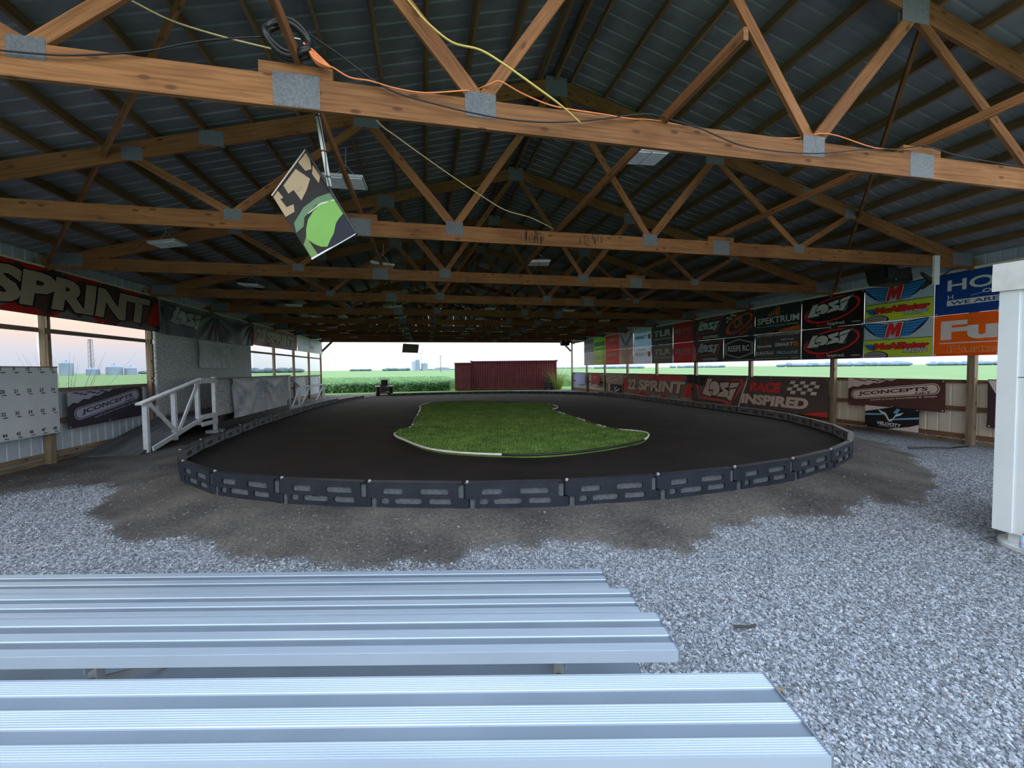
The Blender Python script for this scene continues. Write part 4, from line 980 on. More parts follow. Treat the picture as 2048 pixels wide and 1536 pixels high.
def hor(a):
    W = a.W; u = lambda y: (BX_[12] - y) / W
    a.text('HORIZON', (u(6.96) + u(4.55)) / 2, .70, u(4.55) - u(6.96), .27, W_, 0, 0, .02); a.text('H', u(6.90), .42, .03, .10, W_, 0, 0, .0)
    a.text('HOBBY', .62, .42, .4, .10, W_, 0, 0, 0)
    a.poly([(u(6.55), .40), (u(5.9), .54), (u(5.9), .55), (u(6.55), .41)], W_); a.ell(u(6.30), .475, .022, .045, W_); a.ell(u(6.30), .475, .014, .028, srgb(25, 55, 105))
    a.poly([(u(6.96), .21), (.99, .21), (.99, .335), (u(6.96), .345)], W_); a.text('WE ARE RACING', u(6.9) + .26, .275, .52, .085, srgb(25, 55, 105), 0, .08, .02)
    return a
rb(12, 1, 'deep blue banner with white lettering beside the white booth', srgb(18, 50, 105), hor, amp=.004)
def fut(a):
    W = a.W; u = lambda y: (BX_[12] - y) / W
    a.poly([(.005, .03), (.995, .03), (.995, .045), (.005, .045)], srgb(150, 40, 40))
    a.text('Futaba', (u(7.06) + u(4.35)) / 2, .62, u(4.35) - u(7.06), .46, W_, 0, 0, .045); a.poly([(u(7.08), .30), (.98, .30), (.98, .325), (u(7.08), .325)], W_)
    a.text('Futaba', u(6.93) + .22, .17, .44, .17, srgb(240, 190, 140), 0, 0, .02); a.text('Futaba', u(6.93) + .22, .17, .435, .155, srgb(212, 98, 28), 0, 0, -.004); return a
rb(12, 0, 'orange banner with heavy white lettering beside the white booth', srgb(212, 98, 28), fut, amp=.004)

# ---- right wall, lower row
LZ = 1.34
banner('hanging_cloth', 'pale blue cloth hanging on the blue siding at the far right corner', 'R', 29.9, .55, 1.9, .80, srgb(165, 175, 215), None, amp=.02, pinch=.03, seed=90)
a = Art(1.42, .86); a.poly([(.02, .02), (.98, .02), (.98, .98), (.02, .98)], srgb(110, 70, 75)).poly([(.15, .5), (.85, .52), (.8, .92), (.15, .9)], srgb(215, 80, 95)).poly([(.22, .56), (.75, .58), (.72, .86), (.22, .84)], srgb(170, 40, 60)).text('RC', .48, .71, .4, .18, srgb(225, 170, 175), 0, 0, .03).poly([(.1, .04), (.9, .05), (.7, .16), (.2, .12)], W_).ell(.68, .27, .14, .13, srgb(205, 70, 80)); 
banner('hanging_banner', 'small square red and white poster on tan siding near the far end', 'R', 26.93, .47, 1.42, .86, srgb(120, 75, 80), a, seed=91)
banner('hanging_banner', 'small tilted-badge banner on tan siding, far right', 'R', 24.5, .72, 2.32, .63, srgb(140, 120, 115), jcon(2.32, .63, srgb(222, 205, 185), BRN, 7, mud=False, lw=.86, lh=.42), seed=92)
a = Art(1.34, .54); a.poly([(.05, .1), (.45, .25), (.5, .1), (.95, .5), (.95, .62), (.5, .3), (.05, .22)], W_).poly([(.3, .85), (.5, .35), (.7, .9), (.56, .7), (.5, .5), (.42, .7)], W_)
banner('hanging_banner', 'small black poster with white winged mark, far right', 'R', 23.86, .17, 1.34, .54, K_, a, off=.045, seed=93)
a = sprint(6.2, 1.11, .07, .93, srgb(232, 215, 200), BRN, vc=.52, h=.52, red=srgb(220, 55, 52)); a.poly([(.25, 1), (.85, 1), (.98, .9), (.9, .82), (.55, .75), (.35, .88)], srgb(200, 62, 60)); a.items.insert(0, a.items.pop())
a.text('HH', .03, .90, .035, .10, W_); a.text('HORIZON', .93, .10, .09, .06, TAN)
banner('long_banner', 'long black and red banner with cream italic lettering, lower right wall', 'R', 22.07, .22, 6.2, 1.11, srgb(112, 92, 86), a, amp=.014, pinch=.02, seed=94)
a = Art(6.08, 1.13)
a.poly([(.02, .85), (.16, .78), (.46, .93), (.48, .78), (.36, .02), (.28, .12), (.06, .16)], srgb(190, 75, 72)).poly([(.04, .80), (.16, .74), (.44, .88), (.455, .74), (.355, .12), (.28, .19), (.07, .22)], srgb(92, 72, 72))
a.losi(.265, .54, .34, .74, srgb(214, 198, 188), BRN)
a.poly([(.43, .02), (.44, .02), (.505, .98), (.499, .98)], srgb(200, 190, 185)); a.text('RACE', .63, .70, .22, .30, srgb(200, 58, 60), 0, .15, .06); a.text('INSPIRED', .68, .30, .45, .32, srgb(195, 180, 172), 0, .22, .055)
for i in range(6):
    for j in range(4):
        if (i + j) % 2: x = .765 + .029 * i + .008 * j; y = .55 + .092 * j; a.poly([(x, y), (x + .028, y), (x + .035, y + .088), (x + .007, y + .088)], srgb(205, 195, 188))
a.poly([(.86, .0), (1, .0), (1, .14), (.92, .08)], srgb(190, 60, 55))
banner('long_banner', 'long dark banner with cream angular logo, red word and checkered squares', 'R', 15.74, .23, 6.08, 1.13, srgb(70, 62, 62), a, amp=.012, pinch=.02, seed=95)
put('black_cloth', gridmesh('black_cloth', *np.broadcast_arrays(XR - .13 - .015 * np.abs(np.sin(np.linspace(0, 9, 24)))[None, :] + np.zeros((12, 24)), np.linspace(16.1, 15.0, 24)[None, :] + np.zeros((12, 24)), np.linspace(1.0, 1.37, 12)[:, None] + .04 * np.sin(np.linspace(0, 5, 24))[None, :]))[0], cloth(srgb(12, 12, 16), .02), None, loc=(XR - .07, 15.3, 1.2), label='black cloth folded over the sill between two long lower banners', cat='cloth')
banner('hanging_banner', 'brown banner with cream tilted badge on tan siding, near right wall', 'R', 9.08, .66, 2.15, .73, srgb(66, 44, 42), jcon(2.15, .73, srgb(200, 182, 176), BRN, 7.5), amp=.008, seed=96, off=.05)
a = Art(1.21, .57); a.poly([(0, 1), (.5, .98), (.15, .8), (.0, .72)], PINKG).poly([(.45, .02), (1, .02), (1, .35), (.85, .22)], PINKG).poly([(0, .55), (.35, .62), (.35, .68), (0, .62)], srgb(110, 160, 195)).poly([(.5, .42), (1, .58), (1, .66), (.5, .48)], srgb(110, 160, 195)).poly([(.55, .75), (.62, .95), (.68, .92), (.62, .72)], srgb(70, 140, 175))
a.poly([(.26, .86), (.42, .72), (.48, .45), (.53, .45), (.60, .70), (.74, .80), (.68, .66), (.60, .60), (.52, .36), (.47, .36), (.40, .62), (.32, .70)], W_); a.text('VELOCITY', .47, .24, .46, .14, W_, -2, .05, .04); a.poly([(.28, .13), (.66, .11), (.66, .125), (.28, .145)], W_)
banner('hanging_banner', 'black banner with white winged mark and blue stripes, near right wall', 'R', 8.61, .12, 1.21, .57, K_, a, amp=.006, seed=97, off=.075)
a = Art(.6, 1.0); a.poly([(.0, .98), (.3, .98), (.6, .75), (.2, .72)], PINKG); a.text('3', .6, .12, .3, .1, W_)
banner('hanging_banner', 'dark banner partly hidden behind the white booth, below the openings', 'R', 6.24, .42, .6, 1.0, srgb(50, 38, 40), a, amp=.008, seed=98)
# ---- left wall
a = sprint(6.05, .92, .035, .935, srgb(225, 205, 178), K_, vc=.52, h=.72, red=srgb(215, 50, 42)); 
banner('long_banner', 'long black banner with big cream italic letters and red end, left wall nearest', 'L', 6.9, 2.835, 6.02, .92, srgb(62, 50, 48), a, amp=.012, seed=100, tr=.6, off=.05)
a = Art(6.1, .93); a.losi(.20, .58, .28, .62, srgb(120, 122, 122), srgb(45, 42, 48)); a.text('RACE', .47, .42, .12, .18, srgb(105, 45, 62), 0, .1, .03)
banner('long_banner', 'sagging dark banner with faint grey logo above the white board wall', 'L', 12.95, 2.80, 6.05, .93, srgb(58, 58, 68), a, amp=.03, pinch=.05, seed=101, off=.09, tr=.1)
banner('long_banner', 'shorter banner reading in cream italics between red ends, far left wall', 'L', 19.08, 2.86, 6.1, .88, srgb(115, 105, 105), sprint(6.1, .88, .06, .93, srgb(215, 205, 180), srgb(80, 70, 72), vc=.52, h=.58, red=srgb(195, 60, 72)), amp=.012, seed=102, off=.05, tr=.35)
a = Art(5.7, .88); a.text('RACING', .3, .6, .3, .3, srgb(150, 155, 165), 0, .1, .02).poly([(.45, .3), (.6, .3), (.6, .5), (.45, .5)], srgb(190, 150, 155))
banner('long_banner', 'faded pale banner at the far end of the left wall', 'L', 25.25, 2.88, 5.7, .88, srgb(172, 178, 184), a, amp=.02, pinch=.03, seed=103, off=.05, tr=.35)
banner('small_cloth', 'small faded grey cloth sagging on the white board wall', 'L', 14.75, 1.88, 2.45, .88, srgb(150, 153, 157), None, amp=.012, pinch=.05, seed=104, off=.10)
banner('hanging_banner', 'dark tilted-badge banner below the first left window', 'L', 9.9, .62, 2.22, .74, srgb(42, 38, 48), jcon(2.22, .74, srgb(128, 130, 146), srgb(44, 40, 52), 9, lw=.86, lh=.30), amp=.01, seed=105, off=.04, tilt=.02)
a = Art(4.95, 1.22); pl = srgb(138, 146, 165); 
a.text('HH', .14, .50, .16, .38, pl, 0, 0, .04); a.text('HORIZON', .14, .18, .18, .10, pl, 0, 0, .02); a.text('HH', .87, .62, .13, .3, pl, 0, 0, .04); a.text('HORIZON', .87, .34, .14, .08, pl, 0, 0, .02)
a.text('KINGS', .52, .62, .34, .22, pl, 2, .2, .045); a.text('OFFROAD', .52, .84, .3, .1, pl, 0, .1, .02); a.poly([(.38, .40), (.5, .30), (.62, .36), (.58, .44), (.48, .38), (.42, .46)], pl).poly([(.56, .46), (.7, .48), (.7, .51), (.56, .49)], srgb(170, 130, 135))
banner('hanging_banner', 'large creased white banner with faint blue print on the stand front', 'L', 14.15, .29, 4.95, 1.24, srgb(196, 202, 210), a, amp=.03, pinch=.055, seed=106, x=RX + .13)
# ---- white number board
nbd = root('number_board', (XL + .10, 7.18, .605), R(90), label='white board with rows of small black numbers, left wall', cat='board')
lput('board', MB().box(0, 2.42, -.01, .01, 0, 1.275), mat('white_number_board', (.64, .69, .74), .6, col2=(.55, .60, .66), vscale=2), nbd)
lput('frame_edge', MB().box(-.01, 2.43, -.014, .0, 1.255, 1.275), mat('brown_edge', (.22, .16, .12), .7), nbd)
hk = MB(); bm = bmesh.new(); nn = 0
for r_, zz in enumerate((1.235, .85, .465, .105)):
    for c_ in range(12):
        if 2.29 - .24 * (11 - c_) < .03: continue
        co, fa = text_base(str(1 + c_ + 12 * r_), .03); mn = co.min(0); u = 2.26 - .24 * (11 - c_); q = (co - mn) * .085
        vs = [bm.verts.new((u + a_, -.0125, zz - .04 + b_)) for a_, b_ in q]
        for fc in fa:
            try: bm.faces.new([vs[i] for i in fc])
            except ValueError: pass
        hk.bar((u + .05, -.012, zz - .07), (u + .05, -.05, zz - .065), .035, .012)
me = bpy.data.meshes.new('numbers'); bm.to_mesh(me); bm.free(); lput('numbers', me, BLK, nbd); lput('hooks', hk, BLK, nbd)
# ================================================================== HANGING THINGS, CORDS
def spl(pts, n=5): return [tuple(q) for q in catmull(pts, n, False)]
YEL = mat('yellow_cord', (.66, .50, .12), .5); CREAM = mat('cream_cord', (.55, .44, .22), .5); ORC = mat('orange_cord', (.80, .25, .08), .5)
tag(put('yellow_cord', MB().tube(spl([(-.14, 3.47, 4.76), (-.02, 3.44, 4.605), (.07, 3.416, 4.497), (.26, 3.369, 4.337), (.475, 3.321, 4.275), (.667, 3.276, 4.154), (.935, 3.211, 3.953), (1.127, 3.25, 3.875), (1.36, 3.42, 3.86)]), .008, 6), YEL, None, True, loc=(1.3, 3.4, 3.86)), 'thick yellow cord running down in front of the nearest truss', 'cord')
tag(put('yellow_cord', MB().tube(spl([(-2.6, 3.95, 4.85), (-2.235, 3.861, 4.675), (-1.895, 3.782, 4.496), (-1.515, 3.697, 4.367), (-1.116, 3.608, 4.261), (-.93, 3.55, 4.2)]), .0065, 6), CREAM, None, True, loc=(-.93, 3.55, 4.2)), 'pale yellow cord at upper left leading to the coiled hose', 'cord')
tag(put('yellow_cord', MB().tube(spl([(-.5, 3.5, 3.99), (-.366, 3.845, 3.929), (-.213, 4.12, 3.957), (.044, 4.475, 3.971), (.324, 4.825, 3.974), (.713, 5.149, 3.91), (1.093, 5.477, 3.875), (1.522, 5.796, 3.918), (1.93, 6.1, 3.90), (2.1, 6.5, 3.995)]), .0065, 6), CREAM, None, True, loc=(-.5, 3.5, 3.99)), 'thin pale cord hanging between the first and second trusses', 'cord')
tag(put('orange_cord', MB().tube(spl([(-.735, 3.44, 4.086), (-.647, 3.43, 4.061), (-.522, 3.43, 4.003), (-.375, 3.43, 3.997), (-.189, 3.43, 3.965), (.043, 3.44, 3.965), (.342, 3.44, 4.02), (.45, 3.52, 4.09), (.562, 3.44, 4.096), (.654, 3.43, 4.128), (.824, 3.43, 4.061), (1.041, 3.43, 3.997), (1.22, 3.43, 3.976), (1.542, 3.43, 3.968), (1.828, 3.44, 3.966), (2.124, 3.5, 4.017), (2.7, 3.52, 4.0), (3.6, 3.52, 4.02), (4.0, 3.45, 4.07), (4.6, 3.45, 3.99), (5.1, 3.46, 4.03)]), .006, 6), ORC, None, True, loc=(0, 3.45, 4.0)), 'orange extension cord draped along the nearest truss beam', 'cord')
bl_ = [(-2.9, 3.44, 3.889), (-2.49, 3.44, 3.901), (-2.264, 3.44, 3.927), (-1.879, 3.44, 4.01), (-1.535, 3.44, 4.131), (-1.108, 3.43, 4.22)]
bk_ = [(-.84, 3.43, 4.30), (-.59, 3.43, 4.162), (-.338, 3.43, 3.998), (-.151, 3.43, 3.926), (.12, 3.43, 3.882), (.401, 3.43, 3.848), (.693, 3.43, 3.829), (.996, 3.43, 3.838), (1.31, 3.43, 3.877), (1.637, 3.43, 3.944), (1.975, 3.43, 4.018), (2.174, 3.44, 4.01), (2.534, 3.43, 3.951), (2.965, 3.43, 3.845), (3.416, 3.43, 3.828), (3.888, 3.43, 3.855), (4.383, 3.43, 3.938), (4.901, 3.43, 4.0), (5.238, 3.43, 4.06), (5.591, 3.43, 4.02), (6.032, 3.43, 3.992), (7.5, 3.43, 3.95)]
tag(put('black_cable', MB().tube(spl(bk_), .006, 6), BLK, None, True, loc=(0, 3.43, 3.9)), 'black cable looping along the nearest truss beam to the right', 'cable')
tag(put('black_cable', MB().tube(spl(bl_), .006, 6), BLK, None, True, loc=(-2.5, 3.44, 3.9)), 'black cable crossing at upper left to the coiled hose', 'cable')
hc = root('coiled_hose', (-.95, 3.43, 4.16), label='black coiled hose tied to the runner above the nearest truss', cat='hose')
mb = MB(); r0 = random.Random(5)
for i in range(7):
    rx, rz_ = .150 + r0.uniform(-.018, .018), .105 + r0.uniform(-.018, .018); oy = r0.uniform(-.03, .03); tl = R(-22 + r0.uniform(-5, 5)); pts = []
    for t in np.linspace(0, 2 * math.pi, 33): x = rx * math.cos(t); z = rz_ * math.sin(t); pts.append((-.95 + x * math.cos(tl) - z * math.sin(tl), 3.43 + oy + .02 * math.sin(3 * t), 4.22 + x * math.sin(tl) + z * math.cos(tl)))
    mb.tube(pts, .016, 6, cap=False)
put('hose_loop', mb, BLK, hc, True)
mb = MB()
for i in range(9): mb.tube(spl([(-.83 + r0.uniform(-.02, .02), 3.42 + r0.uniform(-.02, .02), 4.18 + r0.uniform(-.02, .02)), (-.76, 3.41 + r0.uniform(-.02, .02), 4.10 + r0.uniform(-.03, .035)), (-.66, 3.43, 4.06)], 4), .008, 5)
put('orange_bundle', mb, ORC, hc, True)
put('white_tie', MB().tube(spl([(-.98, 3.40, 4.23), (-.93, 3.37, 4.20), (-.86, 3.40, 4.215)], 4), .004, 5), WHT, hc, True)

# hanging flag
fl = root('hanging_flag', (-.9, 3.75, 3.1), label='green and black flag hanging tilted from the nearest truss', cat='flag')
Cn = {'t': Vector((-.945, 3.80, 3.607)), 'l': Vector((-1.196, 3.74, 3.18)), 'b': Vector((-.894, 3.68, 2.665)), 'r': Vector((-.55, 3.74, 2.913))}
def fp(u, v, o=0.):                      # u: top->left edge (0..1), v: top->right edge (0..1)
    a = Cn['t'].lerp(Cn['l'], u); b_ = Cn['r'].lerp(Cn['b'], u); p = a.lerp(b_, v); s_ = .012 * math.sin(5 * v + 2 * u) - .01 * math.sin(3.1 * u)
    return (p.x, p.y + s_ * .6 - o, p.z)
def fpatch(poly, o, name, m_):
    bm = bmesh.new(); f_ = bm.faces.new([bm.verts.new((u, v, 0)) for u, v in poly])
    for i in range(1, 12):
        for no in ((1, 0, 0), (0, 1, 0)): bmesh.ops.bisect_plane(bm, geom=bm.verts[:] + bm.edges[:] + bm.faces[:], plane_co=(i / 12, i / 12, 0), plane_no=no)
    for v_ in bm.verts: v_.co = fp(v_.co.x, v_.co.y, o)
    me = bpy.data.meshes.new(name); bm.to_mesh(me); bm.free(); put(name, me, m_, fl)
fc = lambda c: cloth(tuple(q * .42 for q in c), .12)
fpatch([(0, 0), (1, 0), (1, 1), (0, 1)], 0, 'flag_cloth', fc(srgb(34, 29, 27)))
tanf, grf = srgb(170, 148, 118), srgb(120, 170, 85)
fpatch([(.03, .02), (.25, .02), (.22, .14), (.10, .18), (.03, .10)], .003, 'flag_print', fc(tanf)); fpatch([(.36, .04), (.72, .04), (.72, .16), (.60, .18), (.58, .34), (.40, .30), (.22, .24)], .003, 'flag_print', fc(tanf))
fpatch([(.04, .16), (.14, .22), (.12, .34), (.02, .30)], .003, 'flag_print', fc(tanf)); fpatch([(.86, .02), (.99, .02), (.99, .34), (.80, .38), (.74, .30), (.88, .26), (.90, .12), (.84, .14)], .003, 'flag_print', fc(tanf))
fpatch([(.02, .50), (.30, .44), (.62, .42), (.92, .48), (.98, .60), (.80, .60), (.70, .52), (.40, .50), (.02, .58)], .003, 'flag_print', fc(srgb(95, 125, 95)))
fpatch([(.02, .60), (.14, .545), (.30, .53), (.50, .535), (.66, .57), (.78, .64), (.88, .74), (.84, .80), (.80, .86), (.72, .93), (.62, .97), (.50, .92), (.38, .88), (.24, .80), (.12, .77), (.02, .76)], .004, 'flag_print', fc(grf)); fpatch([(.02, .58), (.3, .515), (.60, .51), (.60, .52), (.3, .53), (.02, .60)], .004, 'flag_print', fc(srgb(210, 215, 190)))
fpatch([(.02, .77), (.12, .78), (.24, .81), (.38, .89), (.50, .93), (.62, .98), (.66, 1), (.02, 1)], .004, 'flag_print', fc(srgb(28, 32, 46))); fpatch([(.86, .72), (.98, .78), (.99, .99), (.85, .99)], .004, 'flag_print', fc(srgb(110, 140, 85)))
b2_, _f = text_base('2', .03); c_ = (b2_ - b2_.mean(0))
bm = bmesh.new(); vs = [bm.verts.new(fp(.50 + y_ * .16, .21 - x_ * .0 + x_ * .12, .006)) for x_, y_ in c_]
for f_ in _f:
    try: bm.faces.new([vs[i] for i in f_])
    except ValueError: pass
me = bpy.data.meshes.new('flag_digit'); bm.to_mesh(me); bm.free(); put('flag_digit', me, fc(tanf), fl)
put('strap', MB().bar((-.83, 3.50, 3.885), (-.83, 3.71, 3.885), .03, .02), BLK, fl); put('black_pole', MB().tube([(-.951, 3.795, 3.62), (-.545, 3.735, 2.905)], .011, 8), BLK, fl); put('bottom_trim', MB().tube([(-.55, 3.735, 2.913), (-.894, 3.675, 2.665)], .007, 6), WHT, fl); put('side_trim', MB().tube([(-.945, 3.795, 3.607), (-1.196, 3.735, 3.18)], .006, 6), mat('pale_trim', (.5, .42, .36), .6), fl)
put('white_pipe', MB().tube([(-.83, 3.70, 3.90), (-.757, 3.76, 3.30)], .019, 10), WHT, fl, True); put('pipe_cord', MB().tube(spl([(-.835, 3.67, 3.93), (-.80, 3.67, 3.75), (-.775, 3.70, 3.55), (-.77, 3.72, 3.4), (-.75, 3.73, 3.28)]), .0045, 6), BLK, fl, True)
mb = MB()
for t in (.1, .55, .88): p_ = Vector((-.83, 3.70, 3.90)).lerp(Vector((-.757, 3.76, 3.30)), t); mb.lathe(p_, [(.0215, -.006), (.0215, .006)], 10)
put('tape_band', mb, BLK, fl)

# far hanging plate
sg = root('hanging_plate', (-.9, 28.0, 3.46), label='small plain grey board hanging in the far opening', cat='board')
put('plate', MB().prism([(-1.368, 28, 3.475), (-.34, 28, 3.411), (-.416, 28, 2.848), (-1.444, 28, 2.883)], (0, .03, 0)), mat('grey_brown_board', (.30, .25, .24), .7), sg)
put('chain', MB().tube([(-1.2, 28.015, 3.46), (-1.2, 28.015, 3.85)], .01, 5).tube([(-.5, 28.015, 3.42), (-.5, 28.015, 3.85)], .01, 5), BLK, sg)

# light fixtures
def fixture(name='ceiling_light'):
    t = root(name, (0, 0, 0))
    lput('housing', MB().prism([(-.25, -.17, .0), (.25, -.17, .0), (.22, -.12, .05), (-.22, -.12, .05)], (0, .0, 0)) if 0 else MB().box(-.26, .26, -.17, .17, .012, .05), mat('light_housing', (.42, .44, .46), .5), t)
    lput('diffuser', MB().box(-.24, -.01, -.15, .15, .0, .014).box(.01, .24, -.15, .15, .0, .014), mat('frosted_diffuser', (.80, .83, .86), .35), t)
    mb = MB(); mb.tube([(-.2, 0, .05), (-.05, 0, .20), (0, 0, .26)], .004, 5); mb.tube([(.2, 0, .05), (.05, 0, .20), (0, 0, .26)], .004, 5); mb.tube([(0, 0, .26), (0, 0, .5)], .004, 5); lput('hanging_wire', mb, STEEL, t)
    return t
lf0 = fixture(); first = True
spots = [(2.88, 5.0, 4.48, 'above the right of the nearest truss bay'), (-1.02, 6.1, 4.32, 'just right of the hanging flag'), (2.67, 9.4, 4.2, 'near the middle of the third bay'), (-4.8, 9.2, 4.2, 'over the left side near the number board'), (-4.4, 12, 3.97, 'over the left ramp'), (7.6, 14.2, 4.25, 'over the right side, mid barn')]
for x in (-4.4, -1.0, 2.4, 5.6, 8.6):
    for y in (15.6, 18.7, 21.8, 24.8, 27.9):
        if (x, y) != (8.6, 15.6): spots.append((x, y, 4.0 if y < 20 else 3.84, None))
spots.append((-.9, 9.8, 4.1, 'behind the second truss splice, left of centre'))
for i, (x, y, z, lb) in enumerate(spots):
    f_ = lf0 if i == 0 else copy_tree(lf0)
    f_.location = (x, y, z); f_.rotation_euler = (R(random.uniform(-4, 4)), R(random.uniform(-6, 6)), R(random.uniform(-12, 12)))
    tag(f_, ('white twin-panel hanging light ' + lb) if lb else 'small white hanging light, %s in row %s under the far roof' % (['leftmost', 'second left', 'middle', 'second right', 'rightmost'][[-4.4, -1.0, 2.4, 5.6, 8.6].index(x)], words[[15.6, 18.7, 21.8, 24.8, 27.9].index(y)]), 'ceiling light', 'hanging lights' if lb else 'hanging lights under the far roof')

# speakers
def speaker(x, y, z, w_, label):
    s_ = root('loudspeaker', (x, y, z), label=label, cat='speaker')
    put('cabinet', MB().prism([(x - w_ / 2, y, z + .18), (x + w_ / 2, y, z + .18), (x + w_ / 2, y - .05, z - .12), (x + w_ * .38, y - .02, z - .20), (x - w_ * .36, y - .02, z - .20), (x - w_ / 2, y - .05, z - .12)], (0, .38, 0)), BLK, s_)
    put('grille', MB().box(x - w_ * .42, x + w_ * .42, y - .058, y - .045, z - .10, z + .14), mat('speaker_grille', (.02, .018, .022), .7, bump=.5, bscale=300), s_)
    yt = T(2) if y < 10 else T(9)
    put('bracket', MB().bar((x, yt + .02, z + .14), (x, y + .1, z + .14), .05, .05).box(x - .06, x + .06, yt + .019, yt + .03, z + .05, z + .25), STEEL, s_); put('badge', MB().box(x - .12, x - .09, y - .064, y - .056, z - .14, z - .11), STEEL, s_)
    return s_
speaker(10.22, 7.15, 3.73, .78, 'black loudspeaker hanging under the second truss at the right')
speaker(9.9, 28.0, 3.55, .6, 'small dark loudspeaker by the far right corner post')
rsd = random.Random(9); mb = MB()
for i in range(7): mb.tube(spl([(10.75 + rsd.uniform(-.1, .05), 7.0, 3.75), (10.9 + rsd.uniform(-.1, .1), 6.98 + rsd.uniform(-.05, .05), 3.55 + rsd.uniform(-.08, .08)), (10.72, 7.0, 3.45 + rsd.uniform(-.06, .06)), (11.0, 6.9, 3.62), (11.1, 6.70, 3.78), (11.12, 6.555, 3.86)], 5), .011, 5)
tag(put('cable_tangle', mb, BLK, None, True, loc=(10.9, 7, 3.6)), 'tangle of black cables beside the right loudspeaker', 'cable')
tag(put('hanger_board', MB().box(10.24, 10.38, T(2) - .06, T(2) - .022, 3.38, 3.97), WHITEW, None, loc=(10.31, T(2) - .04, 3.38)), 'short pale board fixed upright to the second truss near the right post', 'board')
mb = MB()
for i in range(4): mb.tube(spl([(9.35 + .05 * i, 5.0 - .05 * i, 4.3), (9.1 + .06 * i, 5.0, 3.9 - .1 * i), (9.2, 5.0, 3.75)], 4), .008, 5)
# ================================================================== OUTDOORS
def cam_pt(Lt, D, z=0): v = Rv * Lt + Fv * D; return Vector((v.x, v.y, z))
RC_ = mat('dark_red_container', (.20, .032, .042), .5, col2=(.13, .022, .03), vscale=2, bump=.1, bscale=15)
ct = root('shipping_container', cam_pt(.2, 34, 0), -byaw, label='dark red corrugated container beyond the far end of the track', cat='container')
Wc, Hc = 7.0, 2.40; x0, x1 = -3.55, 3.5
mb = MB(); n_ = 34; st_ = (x1 - x0 - .2) / n_; P = []
for i in range(n_): b_ = x0 + .1 + i * st_; P += [(b_, 0), (b_ + st_ * .35, 0), (b_ + st_ * .5, -.045), (b_ + st_ * .85, -.045)]
P.append((x1 - .1, 0))
for a_, b_ in zip(P[:-1], P[1:]):
    k_ = len(mb.v); mb.v += [(a_[0], a_[1], .12), (b_[0], b_[1], .12), (b_[0], b_[1], Hc - .06), (a_[0], a_[1], Hc - .06)]; mb.face((k_, k_ + 1, k_ + 2, k_ + 3))
lput('corrugated_side', mb, RC_, ct)
mb = MB(); mb.box(x0, x1, .05, 2.4, .1, Hc - .02); lput('body', mb, RC_, ct)
mb = MB()
for x in (x0 + .05, x1 - .05): mb.box(x - .06, x + .06, -.07, .06, 0, Hc)
mb.box(x0, x1, -.07, .05, Hc - .10, Hc); mb.box(x0, x1, -.07, .05, .02, .15); lput('frame', mb, RC_, ct)
mb = MB()
for x in (x0, x1):
    for z in (0, Hc - .1): mb.box(x - .09, x + .09, -.09, .09, z, z + .13)
lput('corner_casting', mb, RC_, ct)
c2 = root('tool_shed', cam_pt(-4.4, 33.6, 0), -byaw, label='lower dark red shed at the left end of the container', cat='shed')
mb = MB(); mb.box(-.28, 1.0, 0, 2.2, .02, 2.20)
for i in range(6): mb.box(-.25 + i * .21, -.22 + i * .21, -.02, .01, .05, 2.15)
lput('wall', mb, RC_, c2); lput('roof_edge', MB().box(-.32, 1.04, -.06, 2.25, 2.20, 2.27), RC_, c2)
# ride-on tractor at the gap
tp = cam_pt(-8.75, 28.0, 0)
tr_ = root('garden_tractor', tp, R(10), label='small dark garden tractor parked in the gap at the far end', cat='tractor')
DK = mat('tractor_dark', (.06, .06, .058), .5); TY = mat('tyre_rubber', (.02, .02, .02), .8); TW = mat('tractor_pale', (.45, .45, .43), .4)
def wheel(x, y, r_, w_, nm='wheel'):
    mb = MB(); mb.tube([(x - w_ / 2, y, r_), (x - w_ / 2 + .02, y, r_), (x + w_ / 2 - .02, y, r_), (x + w_ / 2, y, r_)], r_, 20, taper=[.86, 1, 1, .86]); o = lput(nm, mb, TY, tr_); mb = MB(); mb.tube([(x - w_ / 2 - .01, y, r_), (x + w_ / 2 + .01, y, r_)], r_ * .45, 12); lput('hub', mb, TW, o)
wheel(-.42, -.25, .30, .22); wheel(.42, -.25, .30, .22); wheel(-.36, .95, .22, .14); wheel(.36, .95, .22, .14)
lput('body', MB().box(-.27, .27, -.35, 1.15, .28, .62).box(-.22, .22, .35, 1.2, .55, .80), DK, tr_)
lput('fender', MB().box(-.56, -.28, -.5, .05, .60, .66).box(.28, .56, -.5, .05, .60, .66), TW, tr_)
lput('seat', MB().box(-.22, .22, -.32, .05, .66, .74).box(-.22, .22, -.42, -.32, .70, 1.08), BLK, tr_, ); lput('steering_wheel', MB().tube([(.17 * math.cos(t), .38 + .17 * math.sin(t), .98) for t in np.linspace(0, 6.283, 18)], .015, 6).tube([(0, .5, .8), (0, .38, .98)], .02, 6), BLK, tr_)
lput('roll_bar', MB().tube([(-.30, -.45, .6), (-.28, -.45, 1.14), (.28, -.45, 1.14), (.30, -.45, .6)], .03, 8), TW, tr_)
lput('mower_deck', MB().box(-.55, .55, .15, .75, .10, .22), mat('deck_lime', (.42, .50, .12), .5), tr_)
